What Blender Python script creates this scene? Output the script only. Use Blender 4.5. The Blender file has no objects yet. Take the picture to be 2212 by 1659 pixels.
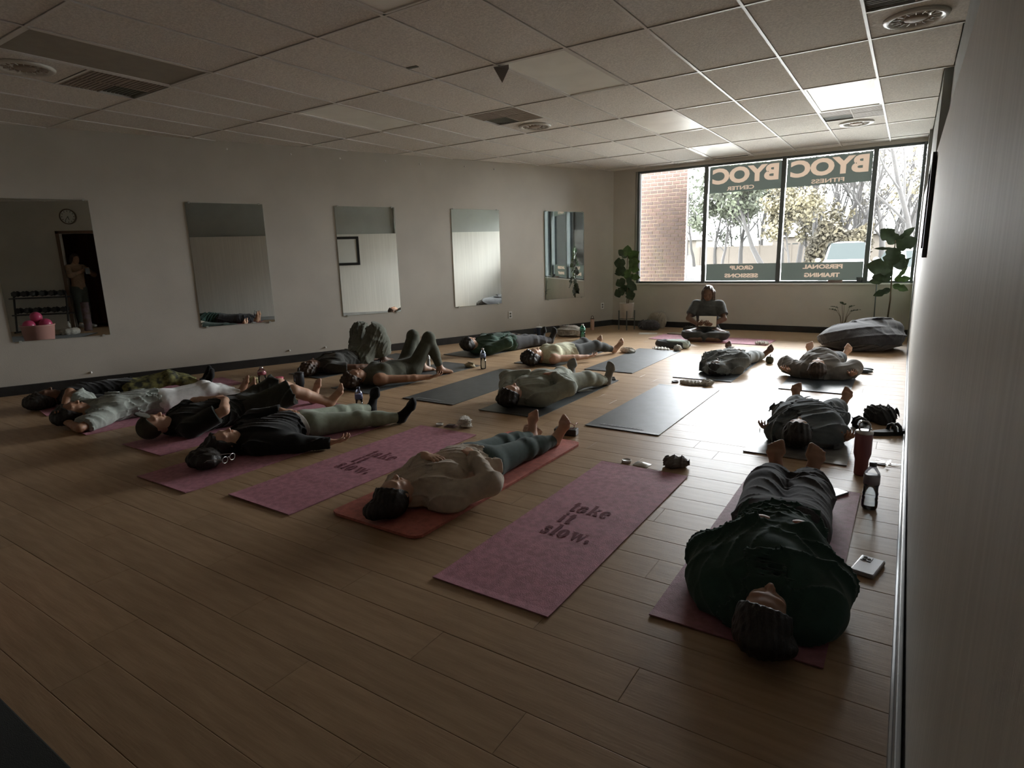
import bpy, bmesh, math, random
import numpy as np
from mathutils import Vector, Matrix

random.seed(7)
C = bpy.context.scene.collection
PI = math.pi

# ---------------------------------------------------------------- camera, sky, exposure
H_CAM = 1.315
H_CEIL = 2.785
cam_d = bpy.data.cameras.new('camera')
cam = bpy.data.objects.new('camera', cam_d)
C.objects.link(cam)
bpy.context.scene.camera = cam
cam_d.sensor_width = 36.0
cam_d.lens = 1294.44 / 2212 * 36.0
cam_d.clip_start = 0.01
cam_d.clip_end = 400
_y, _p, _r = math.radians(33.3996), math.radians(-11.9372), math.radians(-1.63326)
_f = Vector((-math.sin(_y) * math.cos(_p), math.cos(_y) * math.cos(_p), math.sin(_p)))
_rt = Vector((math.cos(_y), math.sin(_y), 0))
_u = _rt.cross(_f)
_r2 = math.cos(_r) * _rt + math.sin(_r) * _u
_u2 = -math.sin(_r) * _rt + math.cos(_r) * _u
cam.matrix_world = Matrix(((_r2.x, _u2.x, -_f.x, 0), (_r2.y, _u2.y, -_f.y, 0), (_r2.z, _u2.z, -_f.z, H_CAM), (0, 0, 0, 1)))

sc = bpy.context.scene
sc.view_settings.view_transform = 'Standard'
sc.view_settings.look = 'None'
sc.view_settings.gamma = 1
sc.view_settings.exposure = 0.46
sc.view_settings.use_curve_mapping = False
sc.cycles.use_denoising = True
sc.cycles.max_bounces = 10
sc.cycles.diffuse_bounces = 6
sc.cycles.glossy_bounces = 5
sc.cycles.transparent_max_bounces = 12
sc.cycles.caustics_reflective = False
sc.cycles.caustics_refractive = False
sc.cycles.sample_clamp_indirect = 6.0

SKY = 42.0
world = bpy.data.worlds.new('overcast_sky')
sc.world = world
world.use_nodes = True
nt = world.node_tree
nt.nodes.clear()
_o = nt.nodes.new('ShaderNodeOutputWorld')
_b = nt.nodes.new('ShaderNodeBackground')
_tc = nt.nodes.new('ShaderNodeTexCoord')
_nz = nt.nodes.new('ShaderNodeTexNoise')
_nz.inputs['Scale'].default_value = 7.0
_nz.inputs['Detail'].default_value = 5.0
_cr = nt.nodes.new('ShaderNodeValToRGB')
_cr.color_ramp.elements[0].position = 0.35
_cr.color_ramp.elements[0].color = (0.80, 0.90, 1.0, 1)
_cr.color_ramp.elements[1].position = 0.6
_cr.color_ramp.elements[1].color = (1.0, 0.98, 0.94, 1)
nt.links.new(_tc.outputs['Generated'], _nz.inputs['Vector'])
nt.links.new(_nz.outputs['Fac'], _cr.inputs['Fac'])
nt.links.new(_cr.outputs['Color'], _b.inputs['Color'])
_b.inputs['Strength'].default_value = SKY
nt.links.new(_b.outputs['Background'], _o.inputs['Surface'])

# ---------------------------------------------------------------- helpers
def tag(o, label=None, cat=None, group=None, kind=None):
    if label: o['label'] = label
    if cat: o['category'] = cat
    if group: o['group'] = group
    if kind: o['kind'] = kind
    return o

def empty(name, loc=(0, 0, 0), rz=0, label=None, cat=None, group=None, kind=None):
    o = bpy.data.objects.new(name, None)
    o.empty_display_size = 0.05
    C.objects.link(o)
    o.location = loc
    o.rotation_euler = (0, 0, rz)
    return tag(o, label, cat, group, kind)

class MB:
    """collects vertices and faces, then links them as one mesh object"""
    def __init__(s): s.v, s.f = [], []
    def add(s, vs, fs):
        n = len(s.v)
        s.v += [tuple(v) for v in vs]
        s.f += [tuple(i + n for i in f) for f in fs]
        return s
    def box(s, x0, x1, y0, y1, z0, z1, M=None):
        vs = [(x0, y0, z0), (x1, y0, z0), (x1, y1, z0), (x0, y1, z0), (x0, y0, z1), (x1, y0, z1), (x1, y1, z1), (x0, y1, z1)]
        if M: vs = [M @ Vector(v) for v in vs]
        return s.add(vs, [(0, 3, 2, 1), (4, 5, 6, 7), (0, 1, 5, 4), (1, 2, 6, 5), (2, 3, 7, 6), (3, 0, 4, 7)])
    def bevbox(s, x0, x1, y0, y1, z0, z1, b=0.004, M=None):
        bm = bmesh.new()
        bmesh.ops.create_cube(bm, size=1)
        for v in bm.verts:
            v.co = Vector(((x0 + x1) / 2 + v.co.x * (x1 - x0), (y0 + y1) / 2 + v.co.y * (y1 - y0), (z0 + z1) / 2 + v.co.z * (z1 - z0)))
        bmesh.ops.bevel(bm, geom=bm.edges[:], offset=b, segments=2, profile=0.6, affect='EDGES')
        if M: bmesh.ops.transform(bm, matrix=M, verts=bm.verts)
        bm.verts.index_update()
        s.add([v.co.copy() for v in bm.verts], [[v.index for v in f.verts] for f in bm.faces])
        bm.free()
        return s
    def tube(s, pts, r, n=8, cap=True):
        pts = [Vector(p) for p in pts]
        rs = r if isinstance(r, (list, tuple)) else [r] * len(pts)
        base = len(s.v)
        up = None
        for i, p in enumerate(pts):
            d = (pts[min(i + 1, len(pts) - 1)] - pts[max(i - 1, 0)])
            d = d.normalized() if d.length > 1e-9 else Vector((0, 0, 1))
            if up is None:
                up = Vector((0, 0, 1)) if abs(d.z) < 0.9 else Vector((1, 0, 0))
            a = d.cross(up)
            if a.length < 1e-6: a = d.cross(Vector((0, 1, 0)))
            a.normalize(); b = a.cross(d).normalized(); up = b
            for k in range(n):
                t = 2 * PI * k / n
                s.v.append(tuple(p + (a * math.cos(t) + b * math.sin(t)) * rs[i]))
        for i in range(len(pts) - 1):
            for k in range(n):
                q = base + i * n
                s.f.append((q + k, q + (k + 1) % n, q + n + (k + 1) % n, q + n + k))
        if cap:
            s.f.append(tuple(base + k for k in range(n))[::-1])
            s.f.append(tuple(base + (len(pts) - 1) * n + k for k in range(n)))
        return s
    def lathe(s, prof, n=24, M=None, c=(0, 0, 0)):
        base = len(s.v)
        for (r, z) in prof:
            for k in range(n):
                t = 2 * PI * k / n
                v = Vector((c[0] + r * math.cos(t), c[1] + r * math.sin(t), c[2] + z))
                s.v.append(tuple(M @ v if M else v))
        for i in range(len(prof) - 1):
            for k in range(n):
                q = base + i * n
                s.f.append((q + k, q + (k + 1) % n, q + n + (k + 1) % n, q + n + k))
        s.f.append(tuple(base + k for k in range(n))[::-1])
        s.f.append(tuple(base + (len(prof) - 1) * n + k for k in range(n)))
        return s
    def poly(s, pts, z0, z1, M=None):
        n = len(pts)
        vs = [Vector((p[0], p[1], z0)) for p in pts] + [Vector((p[0], p[1], z1)) for p in pts]
        if M: vs = [M @ v for v in vs]
        return s.add(vs, [tuple(range(n))[::-1], tuple(range(n, 2 * n))] + [(i, (i + 1) % n, n + (i + 1) % n, n + i) for i in range(n)])
    def sphere(s, c, r, n=12, m=8, M=None):
        rr = r if isinstance(r, (list, tuple)) else (r, r, r)
        prof = [(max(1e-4, math.sin(PI * i / m)), -math.cos(PI * i / m)) for i in range(m + 1)]
        T = Matrix.Translation(c) @ Matrix.Diagonal((rr[0], rr[1], rr[2], 1))
        if M: T = M @ T
        return s.lathe(prof, n, T)
    def build(s, name, mat, parent=None, smooth=False, loc=None):
        me = bpy.data.meshes.new(name)
        me.from_pydata([tuple(v) for v in s.v], [], s.f)
        me.update()
        return link(name, me, mat, parent, smooth, loc)

def link(name, me, mat, parent=None, smooth=False, loc=None):
    if mat is not None and not me.materials: me.materials.append(mat)
    if smooth: me.polygons.foreach_set('use_smooth', [True] * len(me.polygons))
    o = bpy.data.objects.new(name, me)
    C.objects.link(o)
    if parent is not None: o.parent = parent
    if loc is not None: o.location = loc
    return o

def copy_tree(o, parent=None):
    c = o.copy(); C.objects.link(c)
    if parent is not None: c.parent = parent
    for ch in list(o.children): copy_tree(ch, c)
    return c

def text_mesh(body, size, bold=0.0, extrude=0.001, spacing=1.0):
    cu = bpy.data.curves.new('t', 'FONT')
    cu.body = body; cu.size = size; cu.align_x = 'CENTER'; cu.extrude = extrude; cu.offset = bold
    cu.space_character = spacing; cu.resolution_u = 4
    o = bpy.data.objects.new('t', cu); C.objects.link(o)
    bpy.context.view_layer.update()
    me = bpy.data.meshes.new_from_object(o.evaluated_get(bpy.context.evaluated_depsgraph_get()))
    bpy.data.objects.remove(o); bpy.data.curves.remove(cu)
    return me

def cut_sheet(x0, x1, z0, z1, letters):
    """flat sheet with the letter shapes cut out of it (triangles lying inside a letter are dropped)"""
    from mathutils.geometry import delaunay_2d_cdt
    vs = [Vector((x0, z0)), Vector((x1, z0)), Vector((x1, z1)), Vector((x0, z1))]
    es = [(0, 1), (1, 2), (2, 3), (3, 0)]
    tris = []
    for me in letters:
        cnt = {}
        for p in me.polygons:
            vv = list(p.vertices)
            for i in range(len(vv)):
                k = tuple(sorted((vv[i], vv[(i + 1) % len(vv)]))); cnt[k] = cnt.get(k, 0) + 1
            for i in range(1, len(vv) - 1):
                tris.append([(me.vertices[j].co.x, me.vertices[j].co.z) for j in (vv[0], vv[i], vv[i + 1])])
        n = len(vs); vs += [Vector((v.co.x, v.co.z)) for v in me.vertices]
        es += [(a + n, b + n) for (a, b), c in cnt.items() if c == 1]
    r = delaunay_2d_cdt(vs, es, [], 1, 1e-6)
    T = np.array(tris)
    a, b, c = T[:, 0], T[:, 1], T[:, 2]
    keep = []
    for f in r[2]:
        q = np.array([r[0][i][:] for i in f]).mean(0)
        d = lambda u, v: (v[:, 0] - u[:, 0]) * (q[1] - u[:, 1]) - (v[:, 1] - u[:, 1]) * (q[0] - u[:, 0])
        s1, s2, s3 = d(a, b), d(b, c), d(c, a)
        if not np.any(((s1 >= 0) & (s2 >= 0) & (s3 >= 0)) | ((s1 <= 0) & (s2 <= 0) & (s3 <= 0))): keep.append(tuple(f))
    m = MB(); m.add([(v[0], 0, v[1]) for v in r[0]], keep)
    return m

# ---------------------------------------------------------------- materials
def hexa(c): return (c[0], c[1], c[2], 1)

def M(name, col, rough=0.7, metal=0.0, spec=0.5, var=0.0, vscale=8.0, bump=0.0, bscale=60.0, stretch=None, col2=None, sheen=0.0, rand=0.0, alpha=1.0, sss=0.0):
    m = bpy.data.materials.new(name); m.use_nodes = True
    t = m.node_tree; b = t.nodes['Principled BSDF']
    b.inputs['Base Color'].default_value = hexa(col)
    b.inputs['Roughness'].default_value = rough
    b.inputs['Metallic'].default_value = metal
    b.inputs['Specular IOR Level'].default_value = spec
    if sheen: b.inputs['Sheen Weight'].default_value = sheen
    if sss:
        b.inputs['Subsurface Weight'].default_value = sss
        b.inputs['Subsurface Scale'].default_value = 0.01
    tc = t.nodes.new('ShaderNodeTexCoord'); mp = t.nodes.new('ShaderNodeMapping')
    t.links.new(tc.outputs['Object'], mp.inputs['Vector'])
    if stretch: mp.inputs['Scale'].default_value = stretch
    if var or col2:
        nz = t.nodes.new('ShaderNodeTexNoise'); nz.inputs['Scale'].default_value = vscale; nz.inputs['Detail'].default_value = 6
        t.links.new(mp.outputs['Vector'], nz.inputs['Vector'])
        cr = t.nodes.new('ShaderNodeValToRGB')
        c2 = col2 if col2 else tuple(max(0, x * (1 - var)) for x in col)
        c1 = col if col2 else tuple(min(1, x * (1 + var)) for x in col)
        cr.color_ramp.elements[0].color = hexa(c2); cr.color_ramp.elements[0].position = 0.38
        cr.color_ramp.elements[1].color = hexa(c1); cr.color_ramp.elements[1].position = 0.62
        t.links.new(nz.outputs['Fac'], cr.inputs['Fac'])
        out = cr.outputs['Color']
        if rand:
            oi = t.nodes.new('ShaderNodeObjectInfo'); hs = t.nodes.new('ShaderNodeHueSaturation')
            mr = t.nodes.new('ShaderNodeMapRange')
            mr.inputs['To Min'].default_value = 1 - rand; mr.inputs['To Max'].default_value = 1 + rand
            t.links.new(oi.outputs['Random'], mr.inputs['Value'])
            t.links.new(mr.outputs['Result'], hs.inputs['Value'])
            t.links.new(out, hs.inputs['Color']); out = hs.outputs['Color']
        t.links.new(out, b.inputs['Base Color'])
    if bump:
        nb = t.nodes.new('ShaderNodeTexNoise'); nb.inputs['Scale'].default_value = bscale; nb.inputs['Detail'].default_value = 4
        t.links.new(mp.outputs['Vector'], nb.inputs['Vector'])
        bn = t.nodes.new('ShaderNodeBump'); bn.inputs['Strength'].default_value = min(1.0, bump); bn.inputs['Distance'].default_value = 0.004 * max(1, bump)
        t.links.new(nb.outputs['Fac'], bn.inputs['Height']); t.links.new(bn.outputs['Normal'], b.inputs['Normal'])
    if alpha < 1: b.inputs['Alpha'].default_value = alpha
    return m

def glass(name, tint=(1, 1, 1), gloss=0.06, rough=0.0):
    """thin clear sheet: lets light straight through, reflects a little more at grazing angles"""
    m = bpy.data.materials.new(name); m.use_nodes = True
    t = m.node_tree; t.nodes.clear()
    o = t.nodes.new('ShaderNodeOutputMaterial'); mx = t.nodes.new('ShaderNodeMixShader')
    tr = t.nodes.new('ShaderNodeBsdfTransparent'); tr.inputs['Color'].default_value = hexa(tint)
    gl = t.nodes.new('ShaderNodeBsdfGlossy'); gl.inputs['Roughness'].default_value = rough
    fr = t.nodes.new('ShaderNodeFresnel'); fr.inputs['IOR'].default_value = 1.4
    ad = t.nodes.new('ShaderNodeMath'); ad.operation = 'ADD'; ad.inputs[1].default_value = gloss - 0.03; ad.use_clamp = True
    t.links.new(fr.outputs['Fac'], ad.inputs[0]); t.links.new(ad.outputs[0], mx.inputs['Fac'])
    t.links.new(tr.outputs[0], mx.inputs[1]); t.links.new(gl.outputs[0], mx.inputs[2]); t.links.new(mx.outputs[0], o.inputs['Surface'])
    return m

def film(name, col, trans):
    """vinyl film stuck to glass: partly diffuse, partly lets light glow through"""
    m = bpy.data.materials.new(name); m.use_nodes = True
    t = m.node_tree; t.nodes.clear()
    o = t.nodes.new('ShaderNodeOutputMaterial'); mx = t.nodes.new('ShaderNodeMixShader')
    d = t.nodes.new('ShaderNodeBsdfDiffuse'); d.inputs['Color'].default_value = hexa(col)
    tl = t.nodes.new('ShaderNodeBsdfTranslucent'); tl.inputs['Color'].default_value = hexa(trans)
    mx.inputs['Fac'].default_value = 0.6
    t.links.new(d.outputs[0], mx.inputs[1]); t.links.new(tl.outputs[0], mx.inputs[2]); t.links.new(mx.outputs[0], o.inputs['Surface'])
    return m

MT = {}
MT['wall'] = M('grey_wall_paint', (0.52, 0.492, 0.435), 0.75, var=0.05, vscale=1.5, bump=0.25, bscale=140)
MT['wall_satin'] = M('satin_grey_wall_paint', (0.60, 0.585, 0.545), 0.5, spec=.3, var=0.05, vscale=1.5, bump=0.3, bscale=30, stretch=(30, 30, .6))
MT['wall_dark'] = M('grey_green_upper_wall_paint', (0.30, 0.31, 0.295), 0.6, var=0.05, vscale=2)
MT['tile'] = M('mineral_fibre_tile', (0.78, 0.75, 0.70), 0.95, spec=0.1, var=0.10, vscale=60, bump=1.0, bscale=110, rand=0.06)
MT['tbar'] = M('white_enamel_grid', (0.72, 0.70, 0.66), 0.35)
MT['black_trim'] = M('black_vinyl_cove_base', (0.02, 0.02, 0.02), 0.45, var=0.2)
MT['grey_trim'] = M('painted_grey_base', (0.30, 0.31, 0.31), 0.3, var=0.1, vscale=4)
MT['frame'] = M('dark_bronze_window_frame', (0.09, 0.105, 0.105), 0.45, metal=0.1)
MT['white_frame'] = M('white_painted_frame', (0.75, 0.75, 0.73), 0.5)
MT['glass'] = glass('window_glass')
MT['mirror'] = M('silvered_mirror', (0.86, 0.89, 0.86), 0.0, metal=1.0)
MT['mirror_edge'] = M('mirror_edge', (0.55, 0.58, 0.52), 0.2, metal=0.4)
MT['lens'] = M('acrylic_light_lens', (0.93, 0.93, 0.86), 0.35, var=0.04, vscale=3, bump=0.3, bscale=200, spec=.9)
MT['vent'] = M('brown_vent_grille', (0.30, 0.24, 0.19), 0.6, var=0.1)
MT['vent_dark'] = M('dark_vent_cavity', (0.12, 0.12, 0.095), 0.8)
MT['diffuser'] = M('white_round_diffuser', (0.62, 0.61, 0.57), 0.3)
MT['film'] = film('green_grey_window_film', (0.16, 0.19, 0.17), (0.0125, 0.0145, 0.0125))
MT['film_text'] = film('cream_film_lettering', (0.6, 0.48, 0.38), (0.078, 0.058, 0.043))
# ---------------------------------------------------------------- floor
def wood_mat():
    m = M('oak_laminate', (0.41, 0.285, 0.175), 0.41, var=0, col2=(0.34, 0.23, 0.137), vscale=3.5, stretch=(0.9, 9, 1), rand=0.055, bump=0.12, bscale=14, spec=0.2)
    return m
MT['wood'] = wood_mat()
MT['subfloor'] = M('dark_subfloor', (0.05, 0.035, 0.025), 0.8)
XW0, XW1 = -8.959, 0.4064           # left wall: x = XW0 + XW1*y
def xwall(y): return XW0 + XW1 * y
Y_WIN, Y_REAR, Y_OPEN, X_BACK = 10.6, -2.6, 0.42, 1.5
LEFTQ = math.atan(XW1)
ncos = math.cos(LEFTQ)

floor = MB().poly([(xwall(Y_REAR) - .2, Y_REAR), (X_BACK + .1, Y_REAR), (X_BACK + .1, Y_WIN + .1), (xwall(Y_WIN) - .2, Y_WIN + .1)], -0.05, -0.0035).build('floor', MT['subfloor'])
tag(floor, 'honey oak laminate plank floor', kind='structure')
PW, PL = 0.1783, 1.22
bm_pl = {}
def plank_mesh(x0, x1, clipx=None):
    """bevelled plank, one shared mesh per length"""
    L = round(x1 - x0, 3)
    if L not in bm_pl:
        g = 0.0005; b = 0.0018
        hw = PW / 2 - g; hl = L / 2 - g
        vs = [(-hl, -hw, -0.006), (hl, -hw, -0.006), (hl, hw, -0.006), (-hl, hw, -0.006),
              (-hl, -hw, -0.0008), (hl, -hw, -0.0008), (hl, hw, -0.0008), (-hl, hw, -0.0008),
              (-hl + b, -hw + b, 0), (hl - b, -hw + b, 0), (hl - b, hw - b, 0), (-hl + b, hw - b, 0)]
        fs = [(0, 1, 5, 4), (1, 2, 6, 5), (2, 3, 7, 6), (3, 0, 4, 7), (4, 5, 9, 8), (5, 6, 10, 9), (6, 7, 11, 10), (7, 4, 8, 11), (8, 9, 10, 11)]
        me = bpy.data.meshes.new('plank'); me.from_pydata(vs, [], fs); me.update(); me.materials.append(MT['wood'])
        bm_pl[L] = me
    return bm_pl[L]
planks = []
row = 0
yy = 2.5336 - PW * 28
while yy < Y_WIN:
    xl, xr = xwall(yy) - 0.1, (0.085 if yy > Y_OPEN else X_BACK)
    off = [0.0, 0.42, 0.85, 0.21, 0.63, 1.04][row % 6] + random.Random(row).uniform(-.08, .08)
    x = xr - off
    segs = []
    if off > 0.12: segs.append((xr - off, xr))
    else: x = xr
    while x > xl:
        segs.append((max(x - PL, xl), x)); x -= PL
    for a, b in segs: planks.append((a, b, yy))
    yy += PW; row += 1
def pvis(p):
    cx, cy = (p[0] + p[1]) / 2, p[2] + PW / 2
    d = Vector((cx, cy, -H_CAM)); dep = d.dot(_f)
    if dep < 0.2: return -1
    sx = abs(d.dot(_r2) / dep * 1294); sy = abs(d.dot(_u2) / dep * 1294)
    inside = sx < 1250 and sy < 980
    return (1e3 if inside else 0) + 1 / dep ** 3
planks.sort(key=pvis, reverse=True)
rest = MB()
for i, (a, b, y) in enumerate(planks):
    if i < 300:
        o = bpy.data.objects.new('plank', plank_mesh(a, b)); C.objects.link(o); o.parent = floor
        o.location = ((a + b) / 2, y + PW / 2, random.uniform(-.0004, .0003))
    else:
        me = plank_mesh(a, b)
        rest.add([(v.co.x + (a + b) / 2, v.co.y + y + PW / 2, v.co.z) for v in me.vertices], [tuple(p.vertices) for p in me.polygons])
tag(rest.build('far_planks', MT['wood'], floor), kind='stuff')

# ---------------------------------------------------------------- walls
wall_left = MB()
ya, yb = Y_REAR - .1, Y_WIN
nx, ny = math.cos(LEFTQ), -math.sin(LEFTQ)     # inward normal of the angled wall
def wl(s_y, off, z=0):
    """a point on (or off, inward) the left wall at world y"""
    return Vector((xwall(s_y) + nx * off, s_y + ny * off, z))
wall_left.add([wl(ya, 0, 0), wl(yb, 0, 0), wl(yb, 0, 2.9), wl(ya, 0, 2.9), wl(ya, -.15, 0), wl(yb + .1, -.15, 0), wl(yb + .1, -.15, 2.9), wl(ya, -.15, 2.9)],
              [(0, 1, 2, 3), (7, 6, 5, 4), (0, 3, 7, 4), (1, 5, 6, 2), (3, 2, 6, 7), (0, 4, 5, 1)])
tag(wall_left.build('wall_left', MT['wall']), 'long grey painted wall with the mirrors', kind='structure')
X_RW = 0.085
def xr(y): return 0.105 - 0.0032 * y          # the near wall runs very slightly inward
wr = MB().poly([(xr(Y_OPEN), Y_OPEN), (.26, Y_OPEN), (.26, Y_WIN), (xr(Y_WIN), Y_WIN)], 0, 1.97)
wall_right = wr.build('wall_right', MT['wall_satin'])
tag(wall_right, 'grey wall running beside the camera to the window', kind='structure')
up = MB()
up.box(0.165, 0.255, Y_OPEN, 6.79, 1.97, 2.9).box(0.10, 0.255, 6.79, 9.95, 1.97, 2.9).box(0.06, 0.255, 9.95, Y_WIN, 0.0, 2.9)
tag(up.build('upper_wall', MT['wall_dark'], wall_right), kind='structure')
# doorway beside the camera and the dark space behind it
bk = MB().box(.105, .25, Y_REAR, -.5, 0, 2.9).box(X_BACK, X_BACK + .1, Y_REAR, 2.5, 0, 2.9).box(.25, X_BACK, 1.6, 1.75, 0, 2.9).box(.105, .25, -.5, Y_OPEN, 2.1, 2.9)
tag(bk.build('wall_back', MT['wall']), 'pale wall behind the camera seen in the leftmost mirror', kind='structure')
tag(MB().box(xwall(Y_REAR) - .3, X_BACK + .1, Y_REAR - .1, Y_REAR, 0, 2.9).build('wall_rear', MT['wall']), 'wall behind the camera', kind='structure')
# window wall
Z_SILL, Z_HEAD, X_W0, X_W1 = 0.782, 2.735, -4.235, 0.06
ww = MB()
ww.box(xwall(Y_WIN) - .2, X_W1, Y_WIN, Y_WIN + .16, 0, Z_SILL)
ww.box(xwall(Y_WIN) - .2, X_W0, Y_WIN, Y_WIN + .16, Z_SILL, 2.9)
ww.box(X_W0, X_W1, Y_WIN, Y_WIN + .16, Z_HEAD, 2.9)
ww.box(X_W1, X_W1 + .3, Y_WIN, Y_WIN + .16, 0, 2.9)
tag(ww.build('wall_window', MT['wall']), 'grey wall under and around the shop window', kind='structure')
# baseboards
bb = MB()
bb.add([wl(ya, .012, 0), wl(yb, .012, 0), wl(yb, .012, .1), wl(ya, .012, .1), wl(ya, .001, 0), wl(yb, .001, 0), wl(yb, .001, .104), wl(ya, .001, .104)],
       [(0, 1, 2, 3), (3, 2, 6, 7), (0, 3, 7, 4), (1, 5, 6, 2)])
tag(bb.build('baseboard_left', MT['black_trim']), 'black vinyl cove base along the mirror wall', kind='structure')
tag(MB().bevbox(xwall(Y_WIN), X_RW, Y_WIN - .012, Y_WIN - .001, 0, .1, .003).build('baseboard_window', MT['black_trim']), 'black vinyl base under the window', kind='structure')
br = MB().bevbox(.076, .09, Y_OPEN, Y_WIN - .02, 0.0, .085, .004)
br.tube([(.073, Y_OPEN, .010), (.073, Y_WIN - .02, .010)], .0085, 8)
tag(br.build('baseboard_right', MT['grey_trim']), 'scuffed grey base moulding at the near wall', kind='structure')

# ---------------------------------------------------------------- ceiling grid
CX0, CDX, CY0, CDY = -0.3905, 0.6130, 4.214, 1.2137
ceiling = MB().poly([(xwall(Y_REAR) - .2, Y_REAR - .1), (X_BACK + .1, Y_REAR - .1), (X_BACK + .1, Y_WIN + .16), (xwall(Y_WIN) - .2, Y_WIN + .16)], H_CEIL + .05, H_CEIL + .1).build('ceiling', MT['tile'])
tag(ceiling, 'suspended ceiling of speckled tiles', kind='structure')
gx = [CX0 + CDX * k for k in range(-16, 4)]
gy = [CY0 + CDY * r for r in range(-6, 6)] + [Y_WIN]
def half(x0, x1, y0, y1): return (x0, x1, y0, y1)
special = {}   # (c,r) -> kind
for c, r in ((-4, -2), (-4, 0), (-4, 2), (-4, 4), (-1, 2), (-8, 0), (-12, 2)): special[(c, r)] = 'light'
special[(-8, -2)] = 'darklight'
special[(0, 0)] = 'vent_first'; special[(-6, 1)] = 'vent_first'; special[(-1, 3)] = 'vent_first'; special[(-9, -2)] = 'vent_second'
tile_me = {}
def tile_obj(x0, x1, y0, y1, mat='tile', name='ceiling_tile'):
    k = (round(x1 - x0, 3), round(y1 - y0, 3), mat)
    if k not in tile_me:
        mb = MB()
        hx, hy = (x1 - x0) / 2, (y1 - y0) / 2
        mb.box(-hx, hx, -hy, hy, .004, .02)
        me = bpy.data.meshes.new('ceiling_tile'); me.from_pydata(mb.v, [], mb.f); me.update(); me.materials.append(MT[mat])
        tile_me[k] = me
    o = bpy.data.objects.new(name, tile_me[k]); C.objects.link(o); o.parent = ceiling
    o.location = ((x0 + x1) / 2, (y0 + y1) / 2, H_CEIL)
    return o
def clip_poly_left(x0, x1, y0, y1):
    """the cell minus what lies beyond the angled wall"""
    pts = [(x0, y0), (x1, y0), (x1, y1), (x0, y1)]
    out = []
    for i in range(4):
        a, b = pts[i], pts[(i + 1) % 4]
        da, db = a[0] - xwall(a[1]), b[0] - xwall(b[1])
        if da >= 0: out.append(a)
        if (da >= 0) != (db >= 0):
            t = da / (da - db); out.append((a[0] + (b[0] - a[0]) * t, a[1] + (b[1] - a[1]) * t))
    return out
def xr_at(y): return 0.165 if y < 6.7 else (0.10 if y < 9.9 else 0.06)
lights, vents, rounds = [], [], []
for ci in range(len(gx) - 1):
    c = ci - 16
    for ri in range(len(gy) - 1):
        r = ri - 6
        x0, x1, y0, y1 = gx[ci], gx[ci + 1], gy[ri], gy[ri + 1]
        if y1 - y0 < 0.05: continue
        if y0 >= Y_OPEN - .1: x1 = min(x1, xr_at((y0 + y1) / 2) + 0.0)
        elif x1 > X_BACK: x1 = X_BACK
        if x1 - x0 < 0.05: continue
        kd = special.get((c, r))
        if kd in ('light', 'darklight'): lights.append((x0, x1, y0, y1, kd)); continue
        if kd in ('vent_first', 'vent_second'):
            ym = (y0 + y1) / 2
            va, vb = ((y0, ym), (ym, y1)) if kd == 'vent_first' else ((ym, y1), (y0, ym))
            vents.append((x0, x1, va[0], va[1]))
            if c == 0: rounds.append(((x0 + x1) / 2, (vb[0] + vb[1]) / 2))
            else: rounds.append(((x0 + x1) / 2, (vb[0] + vb[1]) / 2))
            tile_obj(x0 + .012, x1 - .012 if c != 0 else x1, vb[0] + .006, vb[1] - .012)
            continue
        poly = clip_poly_left(x0 + .0, x1 - .0, y0 + .0, y1 - .0)
        if len(poly) < 3: continue
        if len(poly) == 4 and all(p[0] - xwall(p[1]) > 1e-6 for p in poly):
            tile_obj(x0 + .010, x1 - .010, y0 + .010, y1 - .010)
        else:
            MB().poly(poly, H_CEIL + .004, H_CEIL + .02).build('ceiling_tile', MT['tile'], ceiling)
# grid bars (inverted T): each run a part
def ylim_for_x(x):      # where a bar along y starts: outside the angled wall
    return Y_REAR, min(Y_WIN, (x - XW0) / XW1)
for k, x in enumerate(gx):
    if x > 0.10: y1_ = Y_OPEN
    else: y1_ = Y_WIN
    y0_ = Y_REAR
    y1_ = min(y1_, (x - XW0) / XW1)
    if y1_ - y0_ < .1 or x > X_BACK: continue
    MB().box(x - .0095, x + .0095, y0_, y1_, H_CEIL - .0045, H_CEIL).box(x - .0015, x + .0015, y0_, y1_, H_CEIL, H_CEIL + .03).build('grid_bar', MT['tbar'], ceiling)
for y in gy[:-1]:
    x0_ = xwall(y); x1_ = xr_at(y) if y > Y_OPEN else X_BACK
    MB().box(x0_, x1_, y - .0095, y + .0095, H_CEIL - .0035, H_CEIL + .0005).box(x0_, x1_, y - .0015, y + .0015, H_CEIL, H_CEIL + .03).build('grid_bar', MT['tbar'], ceiling)
for (x0, x1, y0, y1) in vents:
    for ye in (y0, y1):
        if min(abs(ye - g) for g in gy) > .05:
            MB().box(x0, x1, ye - .0095, ye + .0095, H_CEIL - .0035, H_CEIL).build('grid_bar', MT['tbar'], ceiling)
LL = {(-4, -2): 'flat white ceiling light lens cut off by the top of the picture', (-4, 0): 'ceiling light panel with a hanging paper scrap at its corner', (-4, 2): 'ceiling light panel in the middle row beyond the stained one',
      (-4, 4): 'ceiling light panel closest to the window wall', (-1, 2): 'ceiling light panel right of the centre near the bare tree side', (-8, 0): 'ceiling light panel seen edge-on above the third mirror', (-12, 2): 'ceiling light panel above the mirror wall', (-8, -2): 'dull darker ceiling light panel at the upper left'}
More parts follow.
